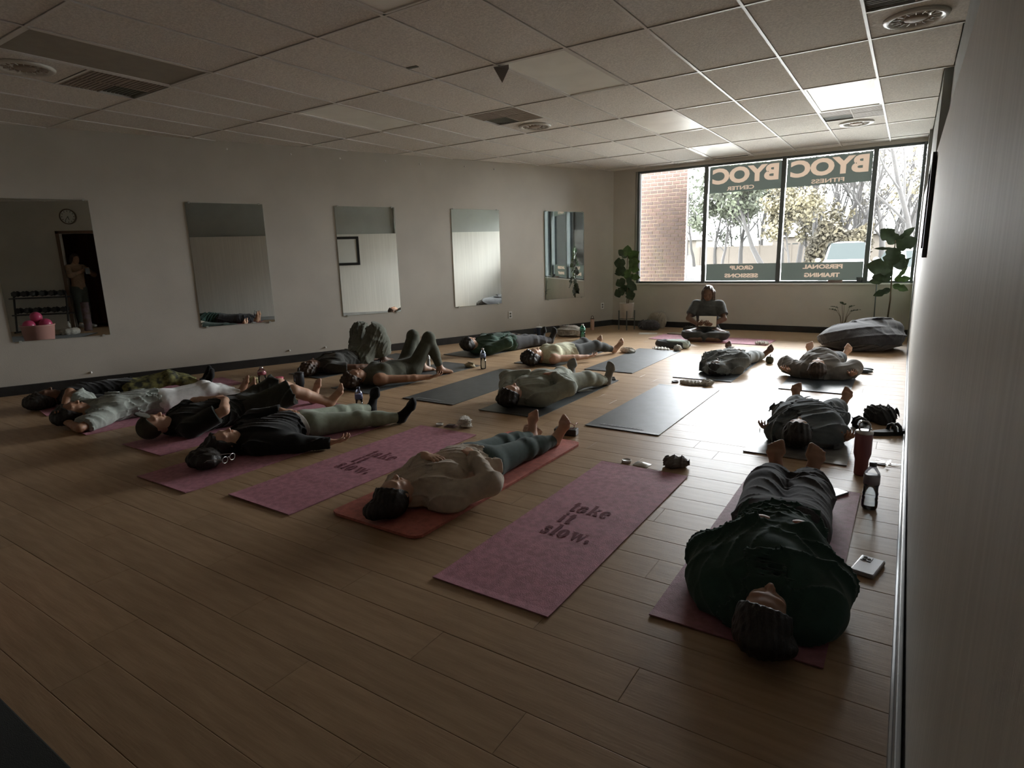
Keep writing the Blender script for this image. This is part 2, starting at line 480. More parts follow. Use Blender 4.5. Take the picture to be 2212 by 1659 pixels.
for (x0, x1, y0, y1, kd) in lights:
    c = round((x0 - CX0) / CDX); r = round((y0 - CY0) / CDY)
    if (c, r) not in LL or (c, r) == (-12, 2): continue
    e = empty('ceiling_light', ((x0 + x1) / 2, (y0 + y1) / 2, H_CEIL), 0, LL[(c, r)], 'light', 'recessed ceiling light panels')
    hx, hy = (x1 - x0) / 2 - .010, (y1 - y0) / 2 - .010
    fr = MB().box(-hx, -hx + .022, -hy, hy, -.002, .03).box(hx - .022, hx, -hy, hy, -.002, .03).box(-hx, hx, -hy, -hy + .022, -.002, .03).box(-hx, hx, hy - .022, hy, -.002, .03)
    fr.build('light_frame', MT['tbar'], e)
    lm = MT['lens'] if kd == 'light' else MT.setdefault('oldlens', M('darker_grey_lens', (0.30, 0.27, 0.22), 0.6, var=.05))  # one panel gets a lens of darker, greyer base colour than the rest
    MB().box(-hx + .022, hx - .022, -hy + .022, hy - .022, .006, .012).build('light_lens', lm, e)
VL = ['brown square vent grille at the upper left', 'brown square vent grille over the fourth mirror', 'brown vent grille near the lit window', 'dark vent grille cut by the top edge at the right']
vents.sort(key=lambda v: v[0] * 1)
for (x0, x1, y0, y1), lb in zip(vents, [VL[0], VL[1], VL[2], VL[3]]):
    e = empty('ceiling_vent', ((x0 + x1) / 2, (y0 + y1) / 2, H_CEIL), 0, lb, 'vent')
    hx, hy = (x1 - x0) / 2 - .01, (y1 - y0) / 2 - .01
    MB().box(-hx, hx, -hy, hy, .02, .03).build('vent_backing', MT['vent_dark'], e)
    for q in range(4):
        sx, sy = (-1 if q % 2 else 1), (-1 if q < 2 else 1)
        pm = MB()
        xa, xb = (.006, hx) if sx > 0 else (-hx, -.006)
        yc, yd = (.006, hy) if sy > 0 else (-hy, -.006)
        n = 9
        for j in range(n):
            t0 = yc + (yd - yc) * j / n; w = (yd - yc) / n
            pm.box(xa, xb, t0 + w * .12, t0 + w * .8, .002 + (0 if (q != 3) else .01), .006 + (0 if (q != 3) else .01))
        pm.build('vent_panel', MT['vent'] if q != 3 else MT['vent_dark'], e)
    MB().box(-.006, .006, -hy, hy, -.001, .006).box(-hx, hx, -.006, .006, -.001, .006).build('vent_frame', MT['vent'], e)
RL = ['round white diffuser at the far upper left', 'round white diffuser beside the middle vent', 'round white diffuser near the window', 'large round white diffuser at the upper right']
rounds.sort()
for (x, y), lb in zip(rounds, RL):
    e = empty('round_diffuser', (x, y, H_CEIL), 0, lb, 'vent', 'round ceiling diffusers')
    MB().lathe([(.19, .002), (.185, -.012), (.165, -.02), (.145, -.012), (.135, .01), (.125, .03)], 40).build('outer_ring', MT['diffuser'], e, True)
    MB().lathe([(.118, .004), (.112, -.006), (.10, -.008), (.09, -.002), (.088, .02)], 36).build('middle_ring', MT['vent'], e, True)
    MB().lathe([(.07, .006), (.066, -.012), (.05, -.018), (.0005, -.02)], 32).build('centre_cone', MT['vent'], e, True)
    for j in range(16):
        MB().box(.09, .14, -.002, .002, -.012, .012, Matrix.Rotation(2 * PI * j / 16, 4, 'Z')).build('vane', MT['diffuser'], e)
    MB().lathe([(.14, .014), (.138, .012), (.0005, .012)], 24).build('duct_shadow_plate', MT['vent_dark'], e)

# ---------------------------------------------------------------- window
YG = Y_WIN + .07
mull = [-4.172, -2.985, -1.785, -0.553, 0.035]
wf = MB()
def bar(mb, x0, x1, z0, z1, d=.05): mb.bevbox(x0, x1, YG - d, YG + .03, z0, z1, .004)
win = empty('window_1', (0, 0, 0), 0, 'wide shop window in dark frames', None, None, 'structure')
def wpart(name, x0, x1, z0, z1, mat='frame', d=.05):
    mb = MB(); mb.bevbox(x0, x1, YG - d, YG + .03, z0, z1, .004); return mb.build(name, MT[mat], win)
wpart('window_frame', X_W0 + .055, X_W1, Z_SILL, Z_SILL + .035)
wpart('window_frame', X_W0 + .055, X_W1, Z_HEAD - .035, Z_HEAD)
for i, x in enumerate(mull):
    w = .02 if i in (0, 4) else .032
    wpart('mullion', x - w, x + w, Z_SILL, Z_HEAD, 'frame', .07)
wpart('jamb', X_W0, X_W0 + .05, Z_SILL, Z_HEAD, 'white_frame', .02)
tag(MB().bevbox(X_W0, X_W1, Y_WIN - .02, Y_WIN + .16, Z_SILL - .02, Z_SILL + .004, .005).build('window_sill', MT['white_frame'], win))
for i in range(4):
    MB().box(mull[i], mull[i + 1], YG - .002, YG + .002, Z_SILL, Z_HEAD).build('pane', MT['glass'], win)
# vinyl films with lettering that reads from outside
def film_panel(x0, x1, z0, z1, lines, lb):
    e = empty('window_film', ((x0 + x1) / 2, YG - .004, (z0 + z1) / 2), PI, lb, 'sign')
    lets = []
    for (txt, size, bold, dz, dx, wid) in lines:
        me = text_mesh(txt, size, bold, 0.0)
        xs = [v.co.x for v in me.vertices]; ys = [v.co.y for v in me.vertices]
        sxx = wid / (max(xs) - min(xs)); szz = size / (max(ys) - min(ys)); mx_, my_ = (max(xs) + min(xs)) / 2, (max(ys) + min(ys)) / 2
        for v in me.vertices:
            x, y, z = v.co
            v.co = ((x - mx_) * sxx + dx, 0, (y - my_) * szz + dz)
        me.update(); lets.append(me)
    cut_sheet(-(x1 - x0) / 2, (x1 - x0) / 2, -(z1 - z0) / 2, (z1 - z0) / 2, lets).build('film_sheet', MT['film'], e)
    for me in lets: link('lettering', me, MT['film_text'], e)
b1 = (mull[1] + .04, mull[2] - .04); b2 = (mull[2] + .04, mull[3] - .04)
zt0, zt1 = 2.268, Z_HEAD - .05
film_panel(b1[0], b1[1], zt0, zt1, [('BYOC', .255, .012, .055, .0, 1.03), ('CENTER', .062, .0015, -.15, 0.06, .43)], 'green film with reversed letters BYOC CENTER at the window top')
film_panel(b2[0], b2[1], zt0, zt1, [('BYOC', .255, .012, .055, .0, 1.06), ('FITNESS', .062, .0015, -.15, 0.0, .45)], 'green film with reversed letters BYOC FITNESS at the window top')
film_panel(b1[0], b1[1], Z_SILL + .04, 1.104, [('GROUP', .068, .003, .075, -.02, .38), ('SESSIONS', .068, .003, -.055, -.02, .54)], 'green film strip with reversed words GROUP SESSIONS')
film_panel(b2[0], b2[1], Z_SILL + .04, 1.104, [('PERSONAL', .068, .003, .075, -.02, .56), ('TRAINING', .068, .003, -.055, -.02, .50)], 'green film strip with reversed words PERSONAL TRAINING')
# daylight portal: only guides sampling of the sky through the opening
pd = bpy.data.lights.new('window_daylight', 'AREA'); pd.shape = 'RECTANGLE'; pd.size = X_W1 - X_W0; pd.size_y = Z_HEAD - Z_SILL
pd.cycles.is_portal = True
po = bpy.data.objects.new('window_daylight', pd); C.objects.link(po)
po.location = ((X_W0 + X_W1) / 2, Y_WIN + .2, (Z_SILL + Z_HEAD) / 2); po.rotation_euler = (-PI / 2, 0, 0)

# ---------------------------------------------------------------- mirrors
ML = ['leftmost wall mirror reflecting the clock and pink balls', 'second wall mirror from the left with peeling top edge', 'third wall mirror reflecting a black picture frame', 'fourth wall mirror reflecting only grey wall', 'rightmost wall mirror reflecting the shop window']
for i, lb in enumerate(ML):
    y0 = 2.41 + 1.670 * i + (0.02 if i else 0); y1 = y0 + .815
    if i == 4: y0, y1 = 9.10, 9.93
    e = empty('wall_mirror', wl((y0 + y1) / 2, 0.002, 0), -LEFTQ + 0, lb, 'mirror', 'frameless mirrors on the left wall')
    hw = (y1 - y0) / ncos / 2
    tl = [0, -0.0, 0.0, 0, 0][i]
    z0, z1 = .572, 2.062
    # local x = inward normal, local y = along the wall
    MB().box(.0, .004, -hw, hw, z0, z1).build('mirror_backing', MT['mirror_edge'], e)
    MB().box(.0042, .0056, -hw + .003, hw - .003, z0 + .003, z1 - .003).build('mirror_glass', MT['mirror'], e)
    for (yy_, zz_) in ((-hw * .85, z0), (hw * .85, z0), (-hw * .9, z1), (hw * .9, z1)):
        MB().bevbox(0, .010, yy_ - .012, yy_ + .012, zz_ - .012, zz_ + .010, .002).build('mirror_clip', MT['glass'] if 0 else MT['mirror_edge'], e)
# wall outlets on the left wall
for (s, z, lb) in ((8.41, .37, 'white wall outlet between the two rightmost mirrors'), (10.35, .38, 'white wall outlet beside the potted fig')):
    e = empty('wall_outlet', wl(s, .0, z), -LEFTQ, lb, 'outlet')
    cp = MB().bevbox(0, .006, -.036, .036, -.058, .058, .002).build('cover_plate', MT['white_frame'], e)
    for dz in (-.022, .022):
        MB().bevbox(.005, .008, -.016, .016, dz - .014, dz + .014, .002).build('socket', MT['vent_dark'], cp)

for k_, (s_, z_) in enumerate([(4.6, 2.70), (5.3, 2.69), (5.9, 2.68), (6.5, 2.69), (7.0, 2.68), (7.7, 2.69), (8.2, 2.68), (3.0, .16), (5.05, .17), (5.5, .16), (6.9, .17)]):
    MB().sphere(wl(s_, .004, z_), .012, 8, 6).build('wall_anchor', MT['white_frame'], bpy.data.objects['wall_left'], True)
# ---------------------------------------------------------------- outside the window
GZ = -0.15
MT['paving'] = M('pale_car_park', (0.36, 0.36, 0.34), 0.9, var=.12, vscale=.6)
MT['grass'] = M('spring_grass', (0.0154, 0.0230, 0.0067), 0.95, var=.3, vscale=.5)
MT['kerb'] = M('red_mulch_edge', (0.0277, 0.0108, 0.0077), 0.95, var=.3, vscale=3)
MT['brick'] = M('red_brown_brick', (0.026, 0.0115, 0.0068), 0.85, var=.2, vscale=14, rand=.25, bump=.5, bscale=60)
MT['mortar'] = M('pale_mortar', (0.125, 0.094, 0.068), 0.9, var=.1)
MT['concrete'] = M('pale_soffit', (0.1230, 0.1230, 0.1169), 0.8)
MT['bark'] = M('grey_brown_bark', (0.0042, 0.0034, 0.0028), 0.9, var=.3, vscale=6)
MT['leaf_green'] = M('grey_green_needles', (0.0129, 0.0169, 0.0067), 0.8, var=.3, vscale=.8)
MT['leaf_yellow'] = M('yellow_budding_leaves', (0.0262, 0.0215, 0.0080), 0.8, var=.3, vscale=.8)
MT['hedge'] = M('tan_green_hedge', (0.0185, 0.0148, 0.0062), 0.9, var=.4, vscale=1)
MT['tan'] = M('tan_panel_fence', (0.0369, 0.0302, 0.0230), 0.85, var=.06)
MT['car_paint'] = M('white_car_paint', (0.0800, 0.0880, 0.0920), 0.3, spec=.35)
MT['car_glass'] = M('car_windscreen', (0.014, 0.0165, 0.0165), 0.5, spec=.0)
MT['tyre'] = M('tyre_rubber', (0.0059, 0.0059, 0.0059), 0.8)
MT['cream'] = M('cream_render', (0.0992, 0.0769, 0.0372), 0.85, var=.05)
MT['post_white'] = M('white_post', (0.1488, 0.1488, 0.1438), 0.5)
tag(MB().box(-70, 60, Y_WIN + .2, 120, GZ - .1, GZ).build('car_park', MT['paving']), 'pale car park in front of the window', kind='structure')
tag(MB().poly([(-80, 50), (-4, 49), (60, 49), (60, 110), (-80, 110)], GZ - .02, GZ + .05).build('grass_verge', MT['grass']), 'green grass verge beyond the car park', kind='structure')
tag(MB().poly([(-3.6, 43), (20, 43), (20, 48.9), (-3.6, 48.9)], GZ - .02, GZ + .09).build('mulch_border', MT['kerb']), 'red brown mulch border along the verge', kind='structure')
# brick pier
pier = empty('brick_pier', (-4.3, 11.35, GZ), 0, 'red brick pier outside the left window pane', 'pier')
BW, BH, BD, MJ = 0.127, 0.052, 0.06, 0.0155
px0, px1 = -0.35, 0.765
MB().box(px0, px1 - .006, .008, .11, 0, 3.2).build('mortar_core', MT['mortar'], pier)
bme = {}
nb = 0
rows = int(3.2 / (BH + MJ))
bstuff = MB()
for r in range(rows):
    z = r * (BH + MJ)
    x = px1
    first = True
    while x > px0 + .02:
        w = BW if not (first and r % 2) else BW / 2 - MJ / 2
        first = False
        xa = max(x - w, px0)
        wv = round(x - xa, 3)
        if z + GZ > .72 and z + GZ < 2.95:
            if wv not in bme:
                m2 = MB().bevbox(-wv / 2, wv / 2, 0, BD, 0, BH, .003)
                me = bpy.data.meshes.new('brick'); me.from_pydata([tuple(v) for v in m2.v], [], m2.f); me.materials.append(MT['brick']); bme[wv] = me
            o = bpy.data.objects.new('brick', bme[wv]); C.objects.link(o); o.parent = pier
            o.location = ((x + xa) / 2, random.uniform(-.002, .002), z); nb += 1
        else:
            bstuff.box(xa, x, 0, BD, z, z + BH)
        x = xa - MJ
    # return side facing the car park drive
    y = BD + MJ
    while y < .0:
        bstuff.box(px1 - BD, px1, y, min(y + BW, .75), z, z + BH); y += BW + MJ
tag(bstuff.build('far_bricks', MT['brick'], pier), kind='stuff')

# bare and budding trees
def tree(x, y, h, seed, label, group, leaf=None, spread=.5, dens=1, thick=1.0, depth=5, lean=(0, 0), first=.25, leafn=900, leafr=.11):
    rnd = random.Random(seed)
    e = empty('tree', (x, y, GZ), 0, label, 'tree', group)
    tips = []
    segs = {0: MB(), 1: MB()}
    def grow(p, d, L, r, lev):
        pts = [p]; rs = [r]; n = 4
        q = p.copy(); dd = d.copy()
        for i in range(n):
            dd = (dd + Vector((rnd.uniform(-.16, .16), rnd.uniform(-.16, .16), rnd.uniform(-.04, .10)))).normalized()
            q = q + dd * L / n; pts.append(q.copy()); rs.append(r * (1 - .5 * (i + 1) / n))
        segs[0 if lev == 0 else 1].tube(pts, rs, 7 if lev == 0 else (5 if lev < 3 else 3), cap=False)
        if lev >= depth: tips.append((pts[2], pts[-1])); return
        if lev >= 2: tips.append((pts[2], pts[-1]))
        k = rnd.randint(2, 3) + (1 if lev < 2 else 0) + (1 if dens > 1 else 0)
        for j in range(k):
            t = rnd.uniform(first if lev == 0 else .3, 1.0)
            i = min(n - 1, int(t * n)); f = t * n - i
            b = pts[i].lerp(pts[i + 1], f)
            az = rnd.uniform(0, 2 * PI); tl = rnd.uniform(.35, .9) * spread * 1.6
            side = Vector((math.cos(az), math.sin(az), 0))
            nd = (dd * math.cos(tl) + side * math.sin(tl) + Vector((0, 0, .12))).normalized()
            grow(b, nd, L * rnd.uniform(.5, .72), rs[i] * rnd.uniform(.42, .6), lev + 1)
        grow(pts[-1], dd, L * rnd.uniform(.5, .65), rs[-1] * .85, lev + 1)
    grow(Vector((0, 0, 0)), Vector((lean[0], lean[1], 1)).normalized(), h * .45, (.021 if leaf else .024) * h * thick, 0)
    segs[0].build('trunk', MT['bark'], e, True)
    segs[1].build('branches', MT['bark'], e, True)
    if leaf:
        lf = MB()
        for i in range(int(leafn * 2.2)):
            a, b = rnd.choice(tips); c = a.lerp(b, rnd.random()) + Vector([rnd.gauss(0, .16) for _ in range(3)])
            s = leafr * 1.15 * rnd.uniform(.5, 1.4)
            u = Vector([rnd.gauss(0, 1) for _ in range(3)]).normalized(); v = u.cross(Vector([rnd.gauss(0, 1) for _ in range(3)])).normalized()
            lf.add([c - u * s, c + v * s * .6, c + u * s, c - v * s * .6], [(0, 1, 2, 3)])
        tag(lf.build('foliage', MT[leaf], e), kind='stuff')
    return e
GT = 'trees beyond the car park'
def px_at(px, py, y):      # a real position on the plane at depth y behind a place in the view
    a = (px - 1106) / 1294.44; b = -(py - 829.5) / 1294.44
    d = _r2 * a + _u2 * b + _f
    return Vector((0, 0, H_CAM)) + d * (y / d.y)
def gx_at(px, y): return px_at(px, 560, y).x
tree(gx_at(1485, 44), 44, 11, 3, 'slim bare tree behind the white post', GT, 'leaf_green', .35, 1, .8, 5, leafn=260)
tree(gx_at(1500, 60), 60, 8, 4, 'loose green tree behind the slim bare one', GT, 'leaf_green', .6, leafn=900)
tree(gx_at(1560, 46), 46, 7.2, 5, 'grey green evergreen tree at the left of the second pane', GT, 'leaf_green', .7, 2, .8, 5, leafn=2600, leafr=.13)
tree(gx_at(1655, 44), 44, 8.5, 8, 'leaning tree with thick crooked trunk and green crown', GT, 'leaf_green', .75, 2, 1.2, 5, lean=(-.5, 0), leafn=3000, leafr=.12)
tree(gx_at(1600, 62), 62, 12, 9, 'tall hazy green tree behind the evergreens', GT, 'leaf_green', .6, 2, .9, 5, leafn=2500, leafr=.15)
tree(gx_at(1705, 42), 42, 5.2, 12, 'yellow budding tree at the left of the third pane', GT, 'leaf_yellow', .75, 2, .8, 5, leafn=2300, leafr=.11)
tree(gx_at(1740, 50), 50, 6.5, 13, 'pale yellow budding tree beside the hedge', GT, 'leaf_yellow', .7, 2, .8, 5, leafn=1800, leafr=.12)
tree(gx_at(1765, 48), 48, 13, 21, 'tall bare tree rising over the hedge', GT, None, .45, 1, .7, 6)
tree(gx_at(1800, 52), 52, 14, 22, 'bare many-stemmed tree behind the first car', GT, None, .5, 1, .8, 6, first=.05)
tree(gx_at(1830, 46), 46, 13, 23, 'bare tree fanning its branches to the right of the car', GT, None, .6, 2, .7, 5, lean=(.25, 0), first=.05)
tree(gx_at(1725, 60), 60, 14, 24, 'distant bare tree between the two middle panes', GT, None, .5, 1, .7, 6)
tree(gx_at(1905, 50), 50, 13, 25, 'bare tree at the left of the right-hand pane', GT, None, .55, 2, .7, 5)
tree(gx_at(1935, 60), 60, 12, 26, 'fine twigged bare tree behind the fig plant', GT, None, .6, 2, .6, 5)
tree(gx_at(1990, 30), 30, 12, 31, 'large bare tree with crooked dark branches at the right', GT, None, .75, 2, .5, 5, lean=(-.12, 0), first=.12)
tree(gx_at(1965, 44), 44, 9, 33, 'reddish bare tree behind the second car', GT, 'leaf_yellow', .6, 2, .7, 5, leafn=500)
for k_, (pxx, yy_, hh, lf_) in enumerate([(1545, 66, 11, 'leaf_green'), (1580, 70, 9, 'leaf_green'), (1640, 68, 12, None), (1690, 58, 10, 'leaf_yellow'), (1780, 66, 15, None), (1815, 70, 14, None), (1855, 62, 14, None), (1880, 70, 12, 'leaf_yellow'), (1920, 72, 13, None), (1950, 55, 12, None), (1980, 64, 12, None)]):
    tree(gx_at(pxx, yy_), yy_, hh, 60 + k_, 'far background tree, number %s of eleven counted from the left' % ['one', 'two', 'three', 'four', 'five', 'six', 'seven', 'eight', 'nine', 'ten', 'eleven'][k_], 'hazy trees in the far background', lf_, .55, 2, .8, 5, first=.1, leafn=700, leafr=.15)
# hedge
rh = random.Random(5)
hd = MB()
hx0, hx1 = gx_at(1742, 45), gx_at(1880, 45)
for i in range(5200):
    u_ = rh.random(); x = hx0 + (hx1 - hx0) * u_; top = 2.9 + .4 * math.sin(u_ * 7) - 1.6 * max(0, .22 - u_) / .22
    c = Vector((x, 45 + rh.uniform(-.8, .8), GZ + rh.random() ** .6 * top)); s = rh.uniform(.08, .2)
    a = Vector([rh.gauss(0, 1) for _ in range(3)]).normalized(); b = a.cross(Vector([rh.gauss(0, 1) for _ in range(3)])).normalized()
    hd.add([c - a * s, c + b * s * .6, c + a * s, c - b * s * .6], [(0, 1, 2, 3)])
hedge = hd.build('hedge', MT['hedge']); tag(hedge, 'wide tan green hedge behind the first white car', 'hedge', kind='stuff')
# fence far away with posts
fe = empty('panel_fence', (0, 66, GZ), 0, 'long tan panel fence beyond the trees', 'fence')
for i in range(24):
    x = -52 + i * 3.0
    MB().box(x + .05, x + 2.95, 0, .06, .05, 1.95).build('fence_panel', MT['tan'], fe)
    MB().box(x - .08, x + .05, -.05, .1, 0, 2.05).build('fence_post', MT['tan'], fe)
# far houses
for k, (hx, hy, w, lb) in enumerate([(-30, 80, 13, 'pale house with a grey roof behind the leaning tree'), (-9, 84, 12, 'low pale house with a grey roof behind the hedge'), (4, 78, 11, 'grey roofed house behind the right-hand pane')]):
    e = empty('house', (hx, hy, GZ), 0, lb, 'house')
    MB().box(-w / 2, w / 2, 0, 8, 0, 3).build('house_wall', MT['tan'], e)
    MB().add([(-w / 2 - .4, -.5, 3), (w / 2 + .4, -.5, 3), (w / 2 + .4, 8.5, 3), (-w / 2 - .4, 8.5, 3), (-w / 2 + 1.5, 4, 5.4), (w / 2 - 1.5, 4, 5.4)],
             [(0, 1, 5, 4), (2, 3, 4, 5), (1, 2, 5), (3, 0, 4), (0, 3, 2, 1)]).build('house_roof', MT.setdefault('roof', M('grey_shingle', (.10, .095, .09), .9)), e)
    for q in (-.3, .05, .3): MB().box(w * q - .6, w * q + .6, -.03, .02, 1.0, 2.2).build('house_window', MT['car_glass'], e)
# white post sign on a dark foot
e = empty('bollard_sign', px_at(1487, 592, 33) * 1, 0, 'white post on a dark foot seen beside the brick pier', 'post')
e.location.z = GZ
MB().add([(-.16, -.1, .08), (.16, -.1, .08), (.16, .1, .08), (-.16, .1, .08), (-.07, -.05, 1.3), (.10, -.05, 1.3), (.10, .05, 1.3), (-.07, .05, 1.3)],
         [(0, 1, 5, 4), (1, 2, 6, 5), (2, 3, 7, 6), (3, 0, 4, 7), (4, 5, 6, 7), (3, 2, 1, 0)]).build('post', MT['post_white'], e)
MB().add([(-.17, -.105, .08), (-.02, -.11, .08), (-.02, -.06, 1.3), (-.08, -.055, 1.3)], [(0, 1, 2, 3)]).build('dark_stripe', MT['tyre'], e)
MB().bevbox(-.42, .42, -.3, .3, 0, .09, .02).build('foot', MT['tyre'], e)

# cars facing the shop
def car(loc, rz, label, roof=1.5, s=1.0):
    e = empty('car', loc, rz, label, 'car')
    # sections along y (front at -y): (y, halfwidth bottom, halfwidth top, z bottom, z top)
    def hull(secs, name, mat):
        mb = MB(); n = 12
        for (y, w, zb, zt, rr) in secs:
            for k in range(n):
                t = 2 * PI * k / n + PI / n
                cx, cz = math.cos(t), math.sin(t)
                sx = math.copysign(abs(cx) ** rr, cx); sz = math.copysign(abs(cz) ** rr, cz)
                mb.v.append((w * sx, y, (zb + zt) / 2 + (zt - zb) / 2 * sz))
        for i in range(len(secs) - 1):
            for k in range(n):
                q = i * n; mb.f.append((q + k, q + (k + 1) % n, q + n + (k + 1) % n, q + n + k))
        mb.f.append(tuple(range(n))[::-1]); mb.f.append(tuple((len(secs) - 1) * n + k for k in range(n)))
        return mb.build(name, MT[mat], e, True)
    hull([(-2.25, .72, .3, .62, .5), (-2.15, .88, .24, .78, .45), (-1.2, .93, .22, .98, .45), (-.8, .94, .22, 1.02, .45), (1.4, .94, .22, 1.02, .45), (2.1, .88, .26, .98, .45), (2.25, .78, .35, .8, .5)], 'car_body', 'car_paint')
    hull([(-1.0, .80, .9, 1.0, .5), (-.25, .70, .9, roof - .04, .45), (.3, .68, .9, roof, .45), (1.2, .68, .9, roof - .03, .45), (1.9, .76, .9, 1.02, .5)], 'cabin', 'car_paint')
    z1 = roof - .06
    MB().add([(-.70, -.985, 1.02), (.70, -.985, 1.02), (.60, -.315, z1), (-.60, -.315, z1)], [(0, 1, 2, 3)]).build('windscreen', MT['car_glass'], e)
    for sx in (-1, 1):
        MB().add([(sx * .80, -.7, 1.0), (sx * .80, 1.5, 1.0), (sx * .70, 1.1, z1), (sx * .70, -.15, z1)], [(0, 1, 2, 3)]).build('side_window', MT['car_glass'], e)
        MB().sphere((sx * 1.02, -.65, 1.0), (.11, .07, .08)).build('wing_mirror', MT['car_paint'], e, True)
        MB().bevbox(sx * .62 - .17, sx * .62 + .17, -2.24, -2.1, .58, .74, .02).build('headlamp', MT['post_white'], e)
        for yy in (-1.4, 1.4):
            MB().lathe([(.02, -.1), (.30, -.1), (.33, -.06), (.33, .06), (.30, .1), (.02, .1)], 20, Matrix.Translation((sx * .84, yy, .33)) @ Matrix.Rotation(PI / 2, 4, 'Y')).build('wheel', MT['tyre'], e, True)
    MB().bevbox(-.5, .5, -2.28, -2.2, .36, .5, .01).build('grille', MT['tyre'], e)
    return e
car((gx_at(1822, 27), 28.5, GZ), .06, 'white car parked facing the shop in the third pane', 1.72)
car((gx_at(1972, 15) + .35, 17.5, GZ), .25, 'white car half hidden behind the fig plant in the right-hand pane', 1.42)
# cream building round the corner, seen only in the rightmost mirror
e = empty('cream_building', (26, 14, GZ), 0, 'cream building with dark windows reflected in the rightmost mirror', 'building')
MB().box(0, 6, 0, 26, 0, 3.6).build('building_wall', MT['cream'], e)
MB().box(-.3, 6, -.3, 26.3, 3.6, 3.9).build('roof_band', MT['tan'], e)
for j in range(6):
    MB().box(-.05, .02, 1.5 + j * 4, 3.6 + j * 4, .9, 2.5).build('building_window', MT['car_glass'], e)
    MB().box(-.07, .0, 4.3 + j * 4, 4.9 + j * 4, .2, 2.3).build('building_door', MT['tan'], e)
# ---------------------------------------------------------------- figures: soft shapes blended in a distance grid, then meshed
f32 = np.float32
def A3(*v): return np.array(v[0] if len(v) == 1 else v, dtype=float)
def nrm(v):
    v = np.asarray(v, float); n = np.linalg.norm(v); return v / n if n > 1e-9 else v
class Prim:
    def __init__(s, kind, k=.02, op='u', clip=None, **p):
        s.kind, s.k, s.op, s.clip, s.p = kind, k, op, clip, p
    def bbox(s):
        if s.kind == 'cone':
            a, b, r = s.p['a'], s.p['b'], max(s.p['ra'], s.p['rb'])
            return np.minimum(a, b) - r, np.maximum(a, b) + r
        R = np.abs(s.p['ax']) @ s.p['r']
        return s.p['c'] - R, s.p['c'] + R
    def dist(s, X, Y, Z):
        if s.kind == 'cone':
            a, b, ra, rb = s.p['a'], s.p['b'], s.p['ra'], s.p['rb']
            ab = b - a; L = float(ab @ ab) + 1e-12
            px, py, pz = X - f32(a[0]), Y - f32(a[1]), Z - f32(a[2])
            t = np.clip((px * f32(ab[0]) + py * f32(ab[1]) + pz * f32(ab[2])) / f32(L), 0, 1)
            d = np.sqrt((px - t * f32(ab[0])) ** 2 + (py - t * f32(ab[1])) ** 2 + (pz - t * f32(ab[2])) ** 2) - (f32(ra) + t * f32(rb - ra))
        else:
            c, r, ax = s.p['c'], s.p['r'], s.p['ax']
            px, py, pz = X - f32(c[0]), Y - f32(c[1]), Z - f32(c[2])
            q = [(px * f32(ax[0, i]) + py * f32(ax[1, i]) + pz * f32(ax[2, i])) for i in range(3)]
            k0 = np.sqrt(sum((q[i] / f32(r[i])) ** 2 for i in range(3)))
            k1 = np.sqrt(sum((q[i] / f32(r[i] ** 2)) ** 2 for i in range(3))) + f32(1e-6)
            d = k0 * (k0 - 1) / k1
        if s.clip:
            for (pt, n) in s.clip:
                n = nrm(n)
                d = np.maximum(d, (X - f32(pt[0])) * f32(n[0]) + (Y - f32(pt[1])) * f32(n[1]) + (Z - f32(pt[2])) * f32(n[2]))
        return d
def cone(a, b, ra, rb=None, k=.02, **kw): return Prim('cone', k, a=A3(a), b=A3(b), ra=ra, rb=ra if rb is None else rb, **kw)
def ell(c, r, ax=None, k=.02, **kw): return Prim('ell', k, c=A3(c), r=A3(r), ax=np.eye(3) if ax is None else np.asarray(ax, float), **kw)
def inflate(p, t, k=None):
    q = Prim(p.kind, p.k if k is None else k, p.op, p.clip, **{a: (b.copy() if isinstance(b, np.ndarray) else b) for a, b in p.p.items()})
    if p.kind == 'cone': q.p['ra'] += t; q.p['rb'] += t
    else: q.p['r'] = q.p['r'] + t
    return q

